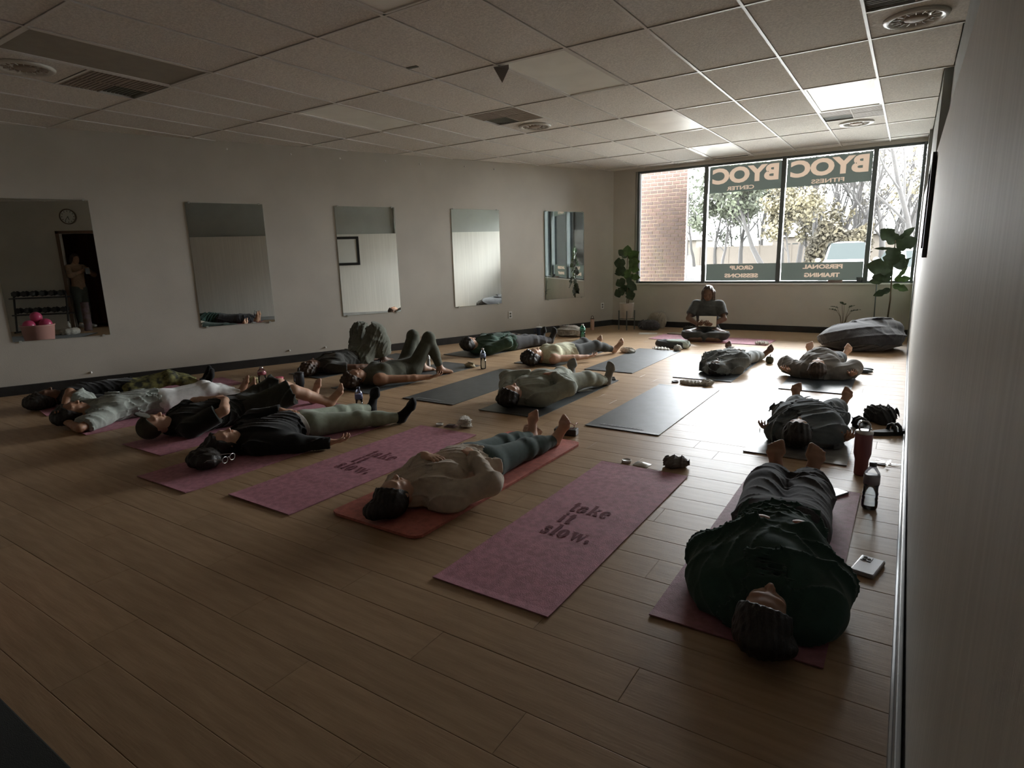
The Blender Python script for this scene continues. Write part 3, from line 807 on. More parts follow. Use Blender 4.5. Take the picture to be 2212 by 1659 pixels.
def mesh_sdf(prims, res, planes=(), wr=None, floor=None):
    lo = np.min([p.bbox()[0] for p in prims if p.op == 'u'], 0) - 3 * res - .012
    hi = np.max([p.bbox()[1] for p in prims if p.op == 'u'], 0) + 3 * res + .012
    if floor is not None: lo[2] = max(lo[2], floor - 3 * res)
    n = np.ceil((hi - lo) / res).astype(int) + 1
    ax = [(lo[i] + res * np.arange(n[i])).astype(f32) for i in range(3)]
    D = np.full(n, 1.0, f32)
    for p in prims:
        a, b = p.bbox(); m = p.k + 2.5 * res
        i0 = np.clip(((a - m - lo) / res).astype(int), 0, n - 1); i1 = np.clip(np.ceil((b + m - lo) / res).astype(int) + 1, 1, n)
        if np.any(i1 <= i0): continue
        sl = tuple(slice(i0[i], i1[i]) for i in range(3))
        d = p.dist(ax[0][sl[0]][:, None, None], ax[1][sl[1]][None, :, None], ax[2][sl[2]][None, None, :])
        A = D[sl]; k = f32(max(p.k, 1e-4))
        if p.op == 'u':
            h = np.maximum(k - np.abs(A - d), 0) / k; D[sl] = np.minimum(A, d) - h * h * k * f32(.25)
        else:
            d = -d; h = np.maximum(k - np.abs(A - d), 0) / k; D[sl] = np.maximum(A, d) + h * h * k * f32(.25)
    if wr is not None: D = D + wr(ax[0][:, None, None], ax[1][None, :, None], ax[2][None, None, :])
    for (pt, nn) in planes:
        nn = nrm(nn)
        D = np.maximum(D, (ax[0][:, None, None] - f32(pt[0])) * f32(nn[0]) + (ax[1][None, :, None] - f32(pt[1])) * f32(nn[1]) + (ax[2][None, None, :] - f32(pt[2])) * f32(nn[2]))
    if floor is not None: D = np.maximum(D, f32(floor) - ax[2][None, None, :])
    S = D < 0
    S[0] = S[-1] = False; S[:, 0] = S[:, -1] = False; S[:, :, 0] = S[:, :, -1] = False
    D = np.where(S, np.minimum(D, f32(-1e-5)), np.maximum(D, f32(1e-5)))
    c = [S[i:n[0] - 1 + i, j:n[1] - 1 + j, k:n[2] - 1 + k] for i in (0, 1) for j in (0, 1) for k in (0, 1)]
    cnt = sum(x.astype(np.int8) for x in c)
    act = (cnt > 0) & (cnt < 8)
    I = np.argwhere(act)
    if len(I) == 0: return np.zeros((0, 3)), np.zeros((0, 4), int)
    idx = -np.ones(act.shape, np.int64); idx[act] = np.arange(len(I))
    pos = np.zeros((len(I), 3)); w = np.zeros(len(I))
    cor = [(i, j, k) for i in (0, 1) for j in (0, 1) for k in (0, 1)]
    dv = np.stack([D[I[:, 0] + a, I[:, 1] + b, I[:, 2] + cc] for (a, b, cc) in cor], 1)
    for e0 in range(8):
        for e1 in range(e0 + 1, 8):
            da = np.array(cor[e1]) - np.array(cor[e0])
            if np.abs(da).sum() != 1: continue
            m = (dv[:, e0] < 0) != (dv[:, e1] < 0)
            t = dv[m, e0] / (dv[m, e0] - dv[m, e1])
            pos[m] += np.array(cor[e0]) + t[:, None] * da; w[m] += 1
    V = lo + (I + pos / w[:, None]) * res
    F = []
    for a in range(3):
        b, cc = (a + 1) % 3, (a + 2) % 3
        s0 = [slice(1, -1)] * 3; s1 = [slice(1, -1)] * 3
        s0[a] = slice(0, n[a] - 1); s1[a] = slice(1, n[a])
        A_, B_ = S[tuple(s0)], S[tuple(s1)]
        off = np.array([1, 1, 1]); off[a] = 0
        for sign in (0, 1):
            m = (A_ & ~B_) if sign == 0 else (~A_ & B_)
            P = np.argwhere(m) + off
            if len(P) == 0: continue
            eb = np.zeros(3, int); eb[b] = 1; ec = np.zeros(3, int); ec[cc] = 1
            q = [idx[tuple((P + o).T)] for o in (-eb - ec, -ec, np.zeros(3, int), -eb)]
            if sign: q = q[::-1]
            F.append(np.stack(q, 1))
    return V, np.concatenate(F)

def folds(freq=(14, 14, 14), amp=.006, seed=0, sharp=1.0):
    """cloth creases: a few warped ridges that come and go over the surface"""
    r = np.random.RandomState(seed); K = []
    for i in range(3):
        d = r.normal(size=3); d /= np.linalg.norm(d)
        K.append((d * np.array(freq) * (2.0, 3.2, 5.0)[i], r.uniform(0, 6.28), (1.0, .8, .45)[i], r.normal(size=3) * 6, r.uniform(0, 6.28)))
    wv = r.normal(size=(3, 3)) * 7; ph = r.uniform(0, 6.28, 3)
    def f(X, Y, Z):
        w = [f32(1.3) * np.sin(X * f32(wv[i, 0]) + Y * f32(wv[i, 1]) + Z * f32(wv[i, 2]) + f32(ph[i])) for i in range(3)]
        o = 0
        for i, (k, p, a, mk, mp) in enumerate(K):
            m = f32(.5) + f32(.5) * np.sin(X * f32(mk[0]) + Y * f32(mk[1]) + Z * f32(mk[2]) + f32(mp) + w[(i + 1) % 3])
            c = np.abs(np.sin(X * f32(k[0]) + Y * f32(k[1]) + Z * f32(k[2]) + f32(p) + w[i]))
            o = o + f32(a) * m * (f32(.6) - (f32(1) - c) ** 3 * f32(1.6))
        return f32(amp / 1.4) * o - f32(amp * .5)
    return f
def strands(freq=90, amp=.005, seed=0):
    r = np.random.RandomState(seed); K = [(r.normal(size=3) * freq, r.uniform(0, 6.28)) for _ in range(4)]
    def f(X, Y, Z):
        o = 0
        for k, p in K: o = o + np.sin(X * f32(k[0]) + Y * f32(k[1]) + Z * f32(k[2]) + f32(p))
        return f32(amp / 2.5) * o
    return f

def sdf_obj(name, parts, mat, parent, smooth=True):
    V, F = [], []; n = 0
    for (v, f) in parts:
        V.append(v); F.append(f + n); n += len(v)
    V = np.concatenate(V); F = np.concatenate(F)
    me = bpy.data.meshes.new(name)
    me.vertices.add(len(V)); me.vertices.foreach_set('co', V.astype(f32).ravel())
    me.loops.add(F.size); me.loops.foreach_set('vertex_index', F.ravel().astype(np.int32))
    me.polygons.add(len(F)); me.polygons.foreach_set('loop_start', (np.arange(len(F)) * 4).astype(np.int32))
    me.update(calc_edges=True)
    me.materials.append(mat)
    if smooth: me.polygons.foreach_set('use_smooth', np.ones(len(F), bool))
    o = bpy.data.objects.new(name, me); C.objects.link(o)
    if parent is not None: o.parent = parent
    return o

def supine(s=.95, b=1.0):
    """joints of someone lying on the back: crown at the origin, feet towards +y, face up"""
    J = dict(head=(0, .115, .105), neck=(0, .25, .08), chest=(0, .42, .10), belly=(0, .63, .10), pelvis=(0, .82, .10), face=(0, .12, 1), up=(0, -1, .05))
    for sd, g in (('L', -1), ('R', 1)):
        J['sh' + sd] = (g * .165, .315, .08); J['el' + sd] = (g * .27, .56, .05); J['wr' + sd] = (g * .32, .80, .045)
        J['hip' + sd] = (g * .085, .86, .095); J['kn' + sd] = (g * .11, 1.22, .085); J['an' + sd] = (g * .13, 1.56, .05)
        J['toe' + sd] = (g * .35, .35, 1); J['hd' + sd] = (g * .1, 1, 0); J['pn' + sd] = (0, 0, 1)
    o = {}
    for k, v in J.items():
        v = A3(v)
        if k[:3] in ('toe',) or k in ('face', 'up') or k[:2] in ('hd', 'pn'): o[k] = v
        else:
            o[k] = v * s
            if k[:2] in ('sh',): o[k][0] *= b
    o['s'] = s; o['b'] = b
    return o

def chain(a, dirn, L): return A3(a) + nrm(dirn) * L
def solve(sh, wr, L1, L2, hint):
    """elbow or knee between two ends with fixed bone lengths, bent towards the hint"""
    sh, wr = A3(sh), A3(wr); d = wr - sh; D = np.linalg.norm(d); u = nrm(d)
    if D > (L1 + L2) * .999: wr = sh + u * (L1 + L2) * .999; D = (L1 + L2) * .999
    x = (L1 * L1 - L2 * L2 + D * D) / (2 * D); h = math.sqrt(max(L1 * L1 - x * x, 0))
    n = A3(hint) - u * (A3(hint) @ u); n = nrm(n)
    return sh + u * x + n * h, wr

def frame(J):
    sp = nrm(J['neck'] - J['pelvis']); l = J['shR'] - J['shL']; l = nrm(l - sp * (l @ sp)); f = np.cross(l, -sp) if False else np.cross(sp, l)
    if f @ J['face'] < 0 and abs(f @ J['face']) > .05 and not J.get('noflip'): f = -f
    return l, sp, f

def torso_prims(J, depth=1.0, bust=0.0, belly=1.0, hips=1.0):
    s, b = J['s'], J['b']; l, sp, f = frame(J); ax = np.stack([l, sp, f], 1)
    P = [ell(J['pelvis'] , (.155 * b * s * hips, .135 * s, .10 * s * depth), ax, .05),
         ell(J['belly'] + f * .01 * belly, (.135 * b * s * (.6 + .4 * belly), .17 * s, .095 * s * depth * belly), ax, .06),
         ell(J['chest'], (.155 * b * s, .18 * s, .10 * s * depth), ax, .05),
         cone(J['shL'] + l * .02, J['shR'] - l * .02, .060 * s, k=.05),
         cone(J['neck'] - sp * .03, J['neck'] + (J['head'] - J['neck']) * .55, .062 * s, .052 * s, k=.035)]
    if bust:
        for g in (-1, 1): P.append(ell(J['chest'] + l * g * .075 * b * s + f * (.055 * s * depth) - sp * .02, (.068 * b * s, .07 * s, .055 * s * bust), ax, .03))
    return P

def head_prims(J):
    s = .96 * (.5 + .5 * J['s']); w = nrm(J['face']); u = J['up'] - w * (J['up'] @ w); u = nrm(u); v = np.cross(u, w); c = J['head']
    ax = np.stack([v, u, w], 1)
    def P(x, y, z): return c + (v * x + u * y + w * z) * s
    L = [ell(P(0, .022, -.012), A3(.076, .092, .092) * s, ax, .02),
         ell(P(0, -.045, .022), A3(.058, .068, .060) * s, ax, .03),
         ell(P(0, -.088, .052), A3(.024, .020, .020) * s, ax, .03),
         ell(P(0, .018, .066), A3(.058, .016, .020) * s, ax, .02),
         ell(P(-.034, -.030, .055), A3(.022, .022, .020) * s, ax, .02), ell(P(.034, -.030, .055), A3(.022, .022, .020) * s, ax, .02),
         Prim('ell', .012, 's', None, c=P(-.030, .002, .098), r=A3(.018, .012, .018) * s, ax=ax), Prim('ell', .012, 's', None, c=P(.030, .002, .098), r=A3(.018, .012, .018) * s, ax=ax),
         ell(P(-.030, .001, .071), A3(.0145, .011, .012) * s, ax, .004), ell(P(.030, .001, .071), A3(.0145, .011, .012) * s, ax, .004),
         cone(P(0, .004, .084), P(0, -.030, .104), .007 * s, .0115 * s, k=.012), ell(P(-.011, -.034, .094), A3(.008, .007, .008) * s, ax, .008), ell(P(.011, -.034, .094), A3(.008, .007, .008) * s, ax, .008),
         ell(P(0, -.056, .083), A3(.022, .0055, .009) * s, ax, .006), ell(P(0, -.0665, .080), A3(.019, .006, .010) * s, ax, .006),
         ell(P(-.078, -.006, -.006), A3(.008, .030, .019) * s, ax, .006), ell(P(.078, -.006, -.006), A3(.008, .030, .019) * s, ax, .006)]
    return L, P, ax

def arm_prims(J, sd, t=1.0):
    s = J['s']; a, b, c = J['sh' + sd], J['el' + sd], J['wr' + sd]
    return [cone(a, a + (b - a) * .12, .056 * s * t, .054 * s * t, k=.05), cone(a, b, .050 * s * t, .039 * s * t, k=.015),
            cone(b, b + (c - b) * .35, .038 * s * t, .039 * s * t, k=.008), cone(b + (c - b) * .3, c, .038 * s * t, .0265 * s, k=.008)]
def leg_prims(J, sd, t=1.0):
    s = J['s']; a, b, c = J['hip' + sd], J['kn' + sd], J['an' + sd]
    cal = b + (c - b) * .3
    return [cone(a, b, .088 * s * t, .058 * s * t, k=.05), cone(b, b + (c - b) * .32, .055 * s * t, .055 * s * t, k=.008), cone(cal, c, .055 * s * t, .036 * s, k=.008)]
def foot_prims(J, sd, sock=0.0):
    s = J['s']; an = J['an' + sd]; t = nrm(J['toe' + sd]); shin = nrm(an - J['kn' + sd]); n = nrm(shin - t * (shin @ t)); o = np.cross(t, n)
    g = -1 if sd == 'L' else 1
    if (o @ A3(g, 0, 0)) < 0: o = -o      # o points to the little-toe side
    heel = an + n * .018 * s - t * .02 * s
    ball = an + n * .030 * s + t * .135 * s
    P = [ell(heel, A3(.030, .034, .030) * s, None, .03), cone(heel, ball, .028 * s, .021 * s, k=.02), cone(an, ball - n * .01, .036 * s, .020 * s, k=.03),
         cone(ball - o * .026 * s, ball + o * .030 * s, .022 * s, .019 * s, k=.02), cone(heel + o * .005, ball + o * .024 * s, .024 * s, .016 * s, k=.02)]
    for i in range(5):
        x = (-.034 + .0165 * i) * s; L = (.055, .054, .049, .042, .034)[i] * s; r = (.0145, .0108, .0100, .0095, .0095)[i] * s
        P.append(cone(ball + o * x, ball + o * x + t * L - n * .004, r * 1.1, r, k=.004 if not sock else .03))
    return [inflate(p, sock) for p in P] if sock else P
def hand_prims(J, sd, curl=.35, spread=1.0):
    s = J['s']; w = J['wr' + sd]; h = nrm(J['hd' + sd]); n = J['pn' + sd]; n = nrm(n - h * (n @ h)); v = np.cross(h, n)
    g = J.get('thumb' + sd, 1)            # which side of the palm the thumb leaves
    v = v * g
    P = [cone(w - h * .02, w + h * .02, .026 * s, .024 * s, k=.015)]
    for i in range(4):
        x = (1.5 - i) * .0190 * s; kn = w + h * (.088 - .003 * abs(i - 1)) * s + v * x
        P.append(cone(w + h * .015 * s + v * x * .65, kn, .0135 * s, .0108 * s, k=.012))
        d = h + v * (1.5 - i) * .05 * spread; q = kn; ang = 0
        L = (.041, .045, .042, .033)[i]
        for j, ll in enumerate((L, L * .62, L * .5)):
            ang += curl * (.7 + .25 * j + .08 * i)
            dd = nrm(nrm(d) * math.cos(ang) + n * math.sin(ang)); q2 = q + dd * ll * s
            r0 = (.0094, .0086, .0078)[j] * s * (.88 if i == 3 else 1)
            P.append(cone(q, q2, r0, r0 * .93, k=.003)); q = q2
    b0 = w + h * .022 * s + v * .022 * s + n * .004
    b1 = b0 + nrm(h * .75 + v * .65 + n * .25) * .040 * s; b2 = b1 + nrm(h * .9 + v * .3 + n * .3) * .032 * s; b3 = b2 + nrm(h + n * .3) * .024 * s
    P += [cone(b0, b1, .0145 * s, .0115 * s, k=.012), cone(b1, b2, .0105 * s, .0098 * s, k=.004), cone(b2, b3, .0095 * s, .0080 * s, k=.003)]
    return P

SK = {}
def skin(k, col):
    if k not in SK: SK[k] = M('skin_' + k, col, .5, var=.06, vscale=12, spec=.35, sss=.08)
    return SK[k]

def figure(label, loc, rz, J, skin_m, top=None, bottom=None, hair=None, socks=None, res=.0075, zf=.006, group=None, torso={}, curl=(.35, .35), hands=('L', 'R'), feet=True, limb=1.0):
    root = empty('person', loc, rz, label, 'person', group)
    tp = torso_prims(J, **torso); hp, HP, hax = head_prims(J)
    body = list(tp) + hp
    for sd in 'LR': body += arm_prims(J, sd, limb) + leg_prims(J, sd, limb)
    for i, sd in enumerate('LR'):
        if sd in hands: body += hand_prims(J, sd, curl[i])
        if feet: body += foot_prims(J, sd)
    sdf_obj('body', [mesh_sdf(body, res, floor=zf)], skin_m, root)
    l, sp, f = frame(J); s = J['s']
    if top:
        t = top.get('t', .012); P = [inflate(p, t) for p in (tp[:4] if not top.get('neck') else tp)] + [inflate(p, t) for p in tp[5:]]
        if top.get('collar', 1): P.append(inflate(cone(J['neck'] - sp * .04, J['neck'] + sp * .01, .058 * s), t * .8 + .004, .03))
        sl = top.get('sleeve', 1.0); ta = top.get('ta', t)
        for sd in 'LR':
            a, b, c = J['sh' + sd], J['el' + sd], J['wr' + sd]
            if sl > 0:
                if sl <= .5:
                    e = a + (b - a) * (sl / .5); cl = [(e, b - a)]
                    P.append(Prim('cone', .03, 'u', cl, a=a, b=a + (b - a) * (sl / .5 + .1), ra=.054 * s * limb + ta, rb=.048 * s * limb + ta * 1.3))
                else:
                    e = b + (c - b) * ((sl - .5) / .5); tw = top.get('tw', ta * .8)
                    P += [cone(a, b, .052 * s * limb + ta, .042 * s * limb + ta, k=.03), Prim('cone', .03, 'u', [(e, c - b)], a=b, b=c, ra=.042 * s * limb + ta, rb=.028 * s + tw)]
                    P.append(ell(b, A3(1, 1, 1) * (.043 * s * limb + ta), None, .02))
        P += top.get('extra', [])
        hem = J['pelvis'] + (J['belly'] - J['pelvis']) * top.get('hem', -.3)
        pl = [(hem, -sp)]
        if top.get('neckcut', 0): pl.append((J['neck'] + sp * top['neckcut'], sp * .8 + f * .6))
        o = sdf_obj(top.get('name', 'shirt'), [mesh_sdf(P, top.get('res', res * 1.1), pl, folds(top.get('freq', (12, 16, 12)), top.get('amp', .006) * 1.7, top.get('seed', 1)), floor=zf)], top['mat'], root)
        if top.get('label'): o['label'] = top['label']
    if bottom:
        t = bottom.get('t', .006); P = [inflate(tp[0], t)]
        if bottom.get('waist', .35) > .4: P.append(inflate(tp[1], t))
        hl = bottom.get('leg', 1.0)
        for sd in 'LR':
            a, b, c = J['hip' + sd], J['kn' + sd], J['an' + sd]; tl = bottom.get('tl', t); bg = bottom.get('bag', 0)
            if hl <= .5:
                e = a + (b - a) * (hl / .5)
                P.append(Prim('cone', .04, 'u', [(e, b - a)], a=a, b=b, ra=.088 * s * limb + tl, rb=.062 * s * limb + tl + bg))
            else:
                e = b + (c - b) * ((hl - .5) / .5)
                P += [cone(a, b, .088 * s * limb + tl, .058 * s * limb + tl + bg * .5, k=.05), ell(b, A3(1, 1, 1) * (.060 * s * limb + tl + bg * .5), None, .03)]
                P += [Prim('cone', .03, 'u', [(e, c - b)], a=b, b=b + (c - b) * .5, ra=.056 * s * limb + tl + bg * .5, rb=.050 * s * limb + tl + bg),
                      Prim('cone', .03, 'u', [(e, c - b)], a=b + (c - b) * .4, b=c, ra=.052 * s * limb + tl + bg, rb=.037 * s + tl * .8 + bg * bottom.get('cuff', .3))]
        P += bottom.get('extra', [])
        top_c = J['pelvis'] + (J['belly'] - J['pelvis']) * bottom.get('waist', .35)
        o = sdf_obj(bottom.get('name', 'trousers'), [mesh_sdf(P, bottom.get('res', res * 1.1), [(top_c, sp)], folds(bottom.get('freq', (10, 12, 10)), bottom.get('amp', .002) * 1.6, bottom.get('seed', 2)), floor=zf)], bottom['mat'], root)
        if bottom.get('label'): o['label'] = bottom['label']
    if hair:
        w = hax[:, 2]; u = hax[:, 1]; hs = .96 * (.5 + .5 * J['s'])
        h = hair.get('t', .012)
        line = hair.get('line', (.0, .045, .045, .35))       # a point on the hair line and how far the parting plane tips
        P = [Prim('ell', .015, 'u', [(HP(0, line[1], line[2]), nrm(w * 1.0 - u * line[3]))], c=HP(0, .024, -.014), r=A3(.076, .092, .092) * hs + h, ax=hax)]
        for e in hair.get('extra', []):
            if e[0] == 'ell': P.append(ell(HP(*e[1]), e[2], hax, .02))
            else: P.append(cone(HP(*e[1]), HP(*e[2]), e[3], e[4], .02))
        P += hair.get('local', [])
        sdf_obj('hair', [mesh_sdf(P, res * .85, wr=strands(hair.get('freq', 70) * 1.3, hair.get('amp', .006) * .6, 3), floor=zf)], hair['mat'], root)
    if socks:
        for sd in 'LR':
            P = foot_prims(J, sd, .004); c, b = J['an' + sd], J['kn' + sd]
            P.append(Prim('cone', .03, 'u', [(c + (b - c) * socks.get('h', .12), b - c)], a=c, b=c + (b - c) * .3, ra=.040 * s, rb=.046 * s))
            sdf_obj(socks.get('name', 'sock'), [mesh_sdf(P, res, floor=zf)], socks['mat'], root)
    return root, J, HP, hax
def cloth(name, col, **kw):
    kw.setdefault('rough', .92); kw.setdefault('var', .08); kw.setdefault('vscale', 25); kw.setdefault('spec', .15); kw.setdefault('bump', .3); kw.setdefault('bscale', 350); kw.setdefault('sheen', .15)
    return M(name, col, **kw)
# ---------------------------------------------------------------- the people on their mats
HAIR_D = M('dark_brown_hair', (0.012, 0.009, 0.007), .5, var=.3, vscale=40, bump=.6, bscale=160)
HAIR_B = M('brown_hair', (0.05, 0.03, 0.018), .5, var=.3, vscale=40, bump=.6, bscale=160)
SKIN_L = skin('light', (0.50, 0.31, 0.22)); SKIN_M = skin('tan', (0.34, 0.19, 0.12)); SKIN_D = skin('deep', (0.12, 0.065, 0.042))
def scaled(v, s): return A3(v) * s
def setarm(J, sd, wrist, hint, L1=.27, L2=.235):
    s = J['s']; J['el' + sd], J['wr' + sd] = solve(J['sh' + sd], A3(wrist), L1 * s, L2 * s, hint)
def setleg(J, sd, ankle, hint=(0, 0, 1), L1=.37, L2=.36):
    s = J['s']; J['kn' + sd], J['an' + sd] = solve(J['hip' + sd], A3(ankle), L1 * s, L2 * s, hint)

# front row, right to left ------------------------------------------------
# 1 dark green hoodie by the near wall
J = supine(1.05, .98)
J['head'] = A3(.02, .115, .115); J['face'] = A3(.12, .30, 1); J['neck'] = A3(0, .26, .09)
J['elL'] = A3(-.235, .52, .10); J['wrL'] = A3(-.05, .60, .24); J['elR'] = A3(.215, .47, .10); J['wrR'] = A3(.09, .62, .235)
J['hdL'] = A3(1, .25, 0); J['pnL'] = A3(0, 0, -1); J['hdR'] = A3(-1, .25, .0); J['pnR'] = A3(0, 0, -1); J['thumbL'] = 1; J['thumbR'] = -1
setleg(J, 'L', (-.08, 1.665, .055), (-.6, 0, 1)); setleg(J, 'R', (.075, 1.665, .055), (.6, 0, 1))
J['toeL'] = A3(-.16, .12, 1); J['toeR'] = A3(.20, .12, 1)
gm = cloth('dark_green_fleece', (0.030, 0.062, 0.050)); pm = cloth('charcoal_sweatpants', (0.045, 0.044, 0.048))
hood = [ell((0, .24, .05), (.17, .10, .05), None, .05), ell((-.16, .38, .06), (.09, .17, .07), None, .05), ell((.17, .36, .06), (.09, .17, .07), None, .05), ell((0, .62, .12), (.17, .14, .12), None, .05),
        ell((.0, .46, .13), (.20, .17, .10), None, .05)]
figure('person lying in a dark green hoodie and charcoal sweatpants, closest to the right wall', (-.315, 1.83, .0), .075, J, SKIN_M,
       dict(mat=gm, name='hoodie', t=.022, ta=.03, tw=.02, amp=.013, freq=(9, 14, 9), extra=hood, hem=-.2, seed=4),
       dict(mat=pm, t=.018, bag=.035, cuff=.25, leg=.93, amp=.007, waist=.3, freq=(8, 14, 8)),
       dict(mat=HAIR_D, t=.016, extra=[('ell', (0, .08, -.05), A3(.075, .07, .06)), ('ell', (-.02, .03, -.06), A3(.10, .09, .05))], freq=110, amp=.004), zf=.008, res=.0065, curl=(.3, .3),
       torso=dict(depth=1.1, belly=1.15))

# 2 beige top and teal leggings on the coral mat
J = supine(.95, 1.12)
J['head'] = A3(-.02, .11, .115); J['face'] = A3(-.22, .15, 1)
setarm(J, 'R', (.13, .60, .215), (1, -.2, -.5)); setarm(J, 'L', (-.10, .44, .22), (-1, .5, -.9))
J['hdR'] = A3(-1, .35, .15); J['pnR'] = A3(0, 0, -1); J['hdL'] = A3(1, -.1, .1); J['pnL'] = A3(0, 0, -1); J['thumbR'] = -1; J['thumbL'] = 1
setleg(J, 'R', (.13, 1.53, .055), (.2, 0, 1)); setleg(J, 'L', (-.06, 1.52, .055), (-.2, 0, 1))
J['toeL'] = A3(-.15, .22, 1); J['toeR'] = A3(.45, .25, 1)
tm = cloth('beige_knit', (0.50, 0.44, 0.36)); lm = cloth('teal_leggings', (0.045, 0.072, 0.066))
figure('person in a beige long-sleeved top and teal leggings lying on the coral mat', (-2.13, 2.00, .0), -.02, J, SKIN_L,
       dict(mat=tm, name='long_sleeved_top', t=.010, ta=.012, tw=.006, amp=.009, freq=(12, 20, 12), hem=-.05, extra=[ell((.18, .30, .05), (.10, .08, .045), None, .04), ell((.02, .3, .14), (.14, .07, .04), None, .04)]),
       dict(mat=lm, t=.004, leg=.97, amp=.002, name='leggings', waist=.36),
       dict(mat=HAIR_D, t=.014, extra=[('ell', (.02, .13, -.055), A3(.062, .06, .05)), ('ell', (0, .05, -.05), A3(.088, .08, .055))], freq=100, amp=.004), zf=.018, res=.0065, torso=dict(bust=1.1, depth=1.1, belly=1.2, hips=1.12), limb=1.12)

# 3 black jacket, sage leggings, black socks, big dark bun
J = supine(.92, 1.05)
J['head'] = A3(.0, .115, .115); J['face'] = A3(.30, .10, 1)
setarm(J, 'R', (.46, .66, .05), (.6, -.6, .1)); J['hdR'] = A3(.25, 1, -.05); J['pnR'] = A3(0, 0, 1)
setarm(J, 'L', (-.12, .62, .21), (-1, 0, 0)); J['hdL'] = A3(.8, .5, 0); J['pnL'] = A3(0, 0, -1)
setleg(J, 'R', (.36, 1.40, .05), (0, 0, 1)); setleg(J, 'L', (-.10, 1.47, .05), (0, 0, 1))
J['toeR'] = A3(.45, .55, 1); J['toeL'] = A3(-.1, .3, 1)
jm = cloth('black_jacket', (0.012, 0.013, 0.013)); sm = cloth('sage_leggings', (0.27, 0.31, 0.245)); wm = cloth('white_undershirt', (0.42, 0.40, 0.36))
r_, J_, HP_, hx_ = figure('person in a black jacket, sage leggings and black socks with a big dark bun', (-3.90, 2.12, .0), -.10, J, SKIN_L,
       dict(mat=jm, name='jacket', t=.022, ta=.018, tw=.012, amp=.012, freq=(10, 16, 10), hem=.55, extra=[ell((.12, .44, .09), (.14, .16, .10), None, .05)]),
       dict(mat=sm, t=.005, leg=.97, amp=.0015, name='leggings', waist=.38),
       dict(mat=HAIR_D, t=.016, extra=[('ell', (0, .08, -.05), A3(.085, .07, .06))], local=[ell((.10, -.07, .065), (.13, .10, .065), None, .03), ell((.0, .0, .06), (.08, .08, .06), None, .03)], freq=50, amp=.010),
       dict(mat=cloth('black_socks', (.010, .010, .011)), h=.08), zf=.008, res=.0065, torso=dict(hips=1.1), limb=1.1)
s_ = J['s']
sdf_obj('undershirt', [mesh_sdf([inflate(torso_prims(J, hips=1.1)[0], .010), inflate(torso_prims(J, hips=1.1)[1], .012)], .008, [(J['belly'] * .35 + J['pelvis'] * .65, A3(0, 1, 0)), (J['belly'], A3(0, -1, 0))], folds((16, 30, 16), .006, 9), floor=.008)], wm, r_)

# 4 black T-shirt and shorts, olive cap
J = supine(1.0, 1.08)
J['head'] = A3(.0, .115, .12); J['face'] = A3(.15, .25, 1)
setarm(J, 'R', (.08, .64, .23), (1, .1, .1)); J['hdR'] = A3(-1, -.1, .2); J['pnR'] = A3(0, 0, -1); J['thumbR'] = -1
setarm(J, 'L', (-.06, .62, .22), (-1, 0, 0)); J['hdL'] = A3(1, 0, .1); J['pnL'] = A3(0, 0, -1)
setleg(J, 'R', (.26, 1.50, .055), (.3, 0, 1)); setleg(J, 'L', (-.02, 1.50, .055), (0, 0, 1))
J['toeR'] = A3(.35, .6, 1); J['toeL'] = A3(.05, .25, 1)
bt = cloth('black_tshirt', (0.014, 0.016, 0.013)); sh = cloth('dark_olive_shorts', (0.030, 0.033, 0.026)); cap = cloth('olive_cap', (0.055, 0.052, 0.035))
r_, J_, HP_, hx_ = figure('barefoot person in black T-shirt, dark shorts and olive cap, hands on belly', (-4.80, 2.10, .0), -.12, J, SKIN_L,
       dict(mat=bt, name='t_shirt', t=.014, ta=.018, sleeve=.38, amp=.009, hem=-.3), dict(mat=sh, t=.016, leg=.47, bag=.03, amp=.010, name='shorts', waist=.3), None, None, zf=.008, res=.0065, torso=dict(depth=1.1, belly=1.1))
sdf_obj('cap', [mesh_sdf([Prim('ell', .01, 'u', [(HP_(0, .05, .04), nrm(hx_[:, 2] - hx_[:, 1] * .8))], c=HP_(0, .03, -.012), r=A3(.086, .094, .098), ax=hx_), ell(HP_(0, .10, .085), (.07, .055, .010), hx_, .02)], .0065, floor=.008)], cap, r_)

# 5 grey-green T-shirt, white trousers, hands behind the head
J = supine(.96, 1.0)
J['head'] = A3(0, .115, .13); J['face'] = A3(.25, .15, 1)
setarm(J, 'R', (.10, .06, .06), (1, -.2, -.1)); J['hdR'] = A3(-1, -.1, 0); J['pnR'] = A3(0, 0, 1)
setarm(J, 'L', (-.10, .05, .12), (-.7, -.1, .9)); J['hdL'] = A3(1, -.2, 0); J['pnL'] = A3(0, 0, 1)
setleg(J, 'R', (.14, 1.50, .05), (0, 0, 1)); setleg(J, 'L', (-.02, 1.50, .05), (0, 0, 1)); J['toeR'] = A3(.5, .3, 1); J['toeL'] = A3(.1, .3, 1)
gt = cloth('grey_green_tshirt', (0.30, 0.33, 0.30)); wp = cloth('white_trousers', (0.66, 0.67, 0.67))
figure('barefoot person in grey T-shirt and white trousers with hands behind the head', (-5.90, 1.98, .0), -.24, J, SKIN_M,
       dict(mat=gt, name='t_shirt', t=.014, ta=.022, sleeve=.40, amp=.014, freq=(18, 8, 14), hem=.1), dict(mat=wp, t=.006, leg=.90, amp=.003, waist=.35),
       dict(mat=HAIR_D, t=.018, extra=[('ell', (0, .09, -.05), A3(.09, .08, .07))]), zf=.008, res=.0075, torso=dict(depth=1.15, bust=.9))

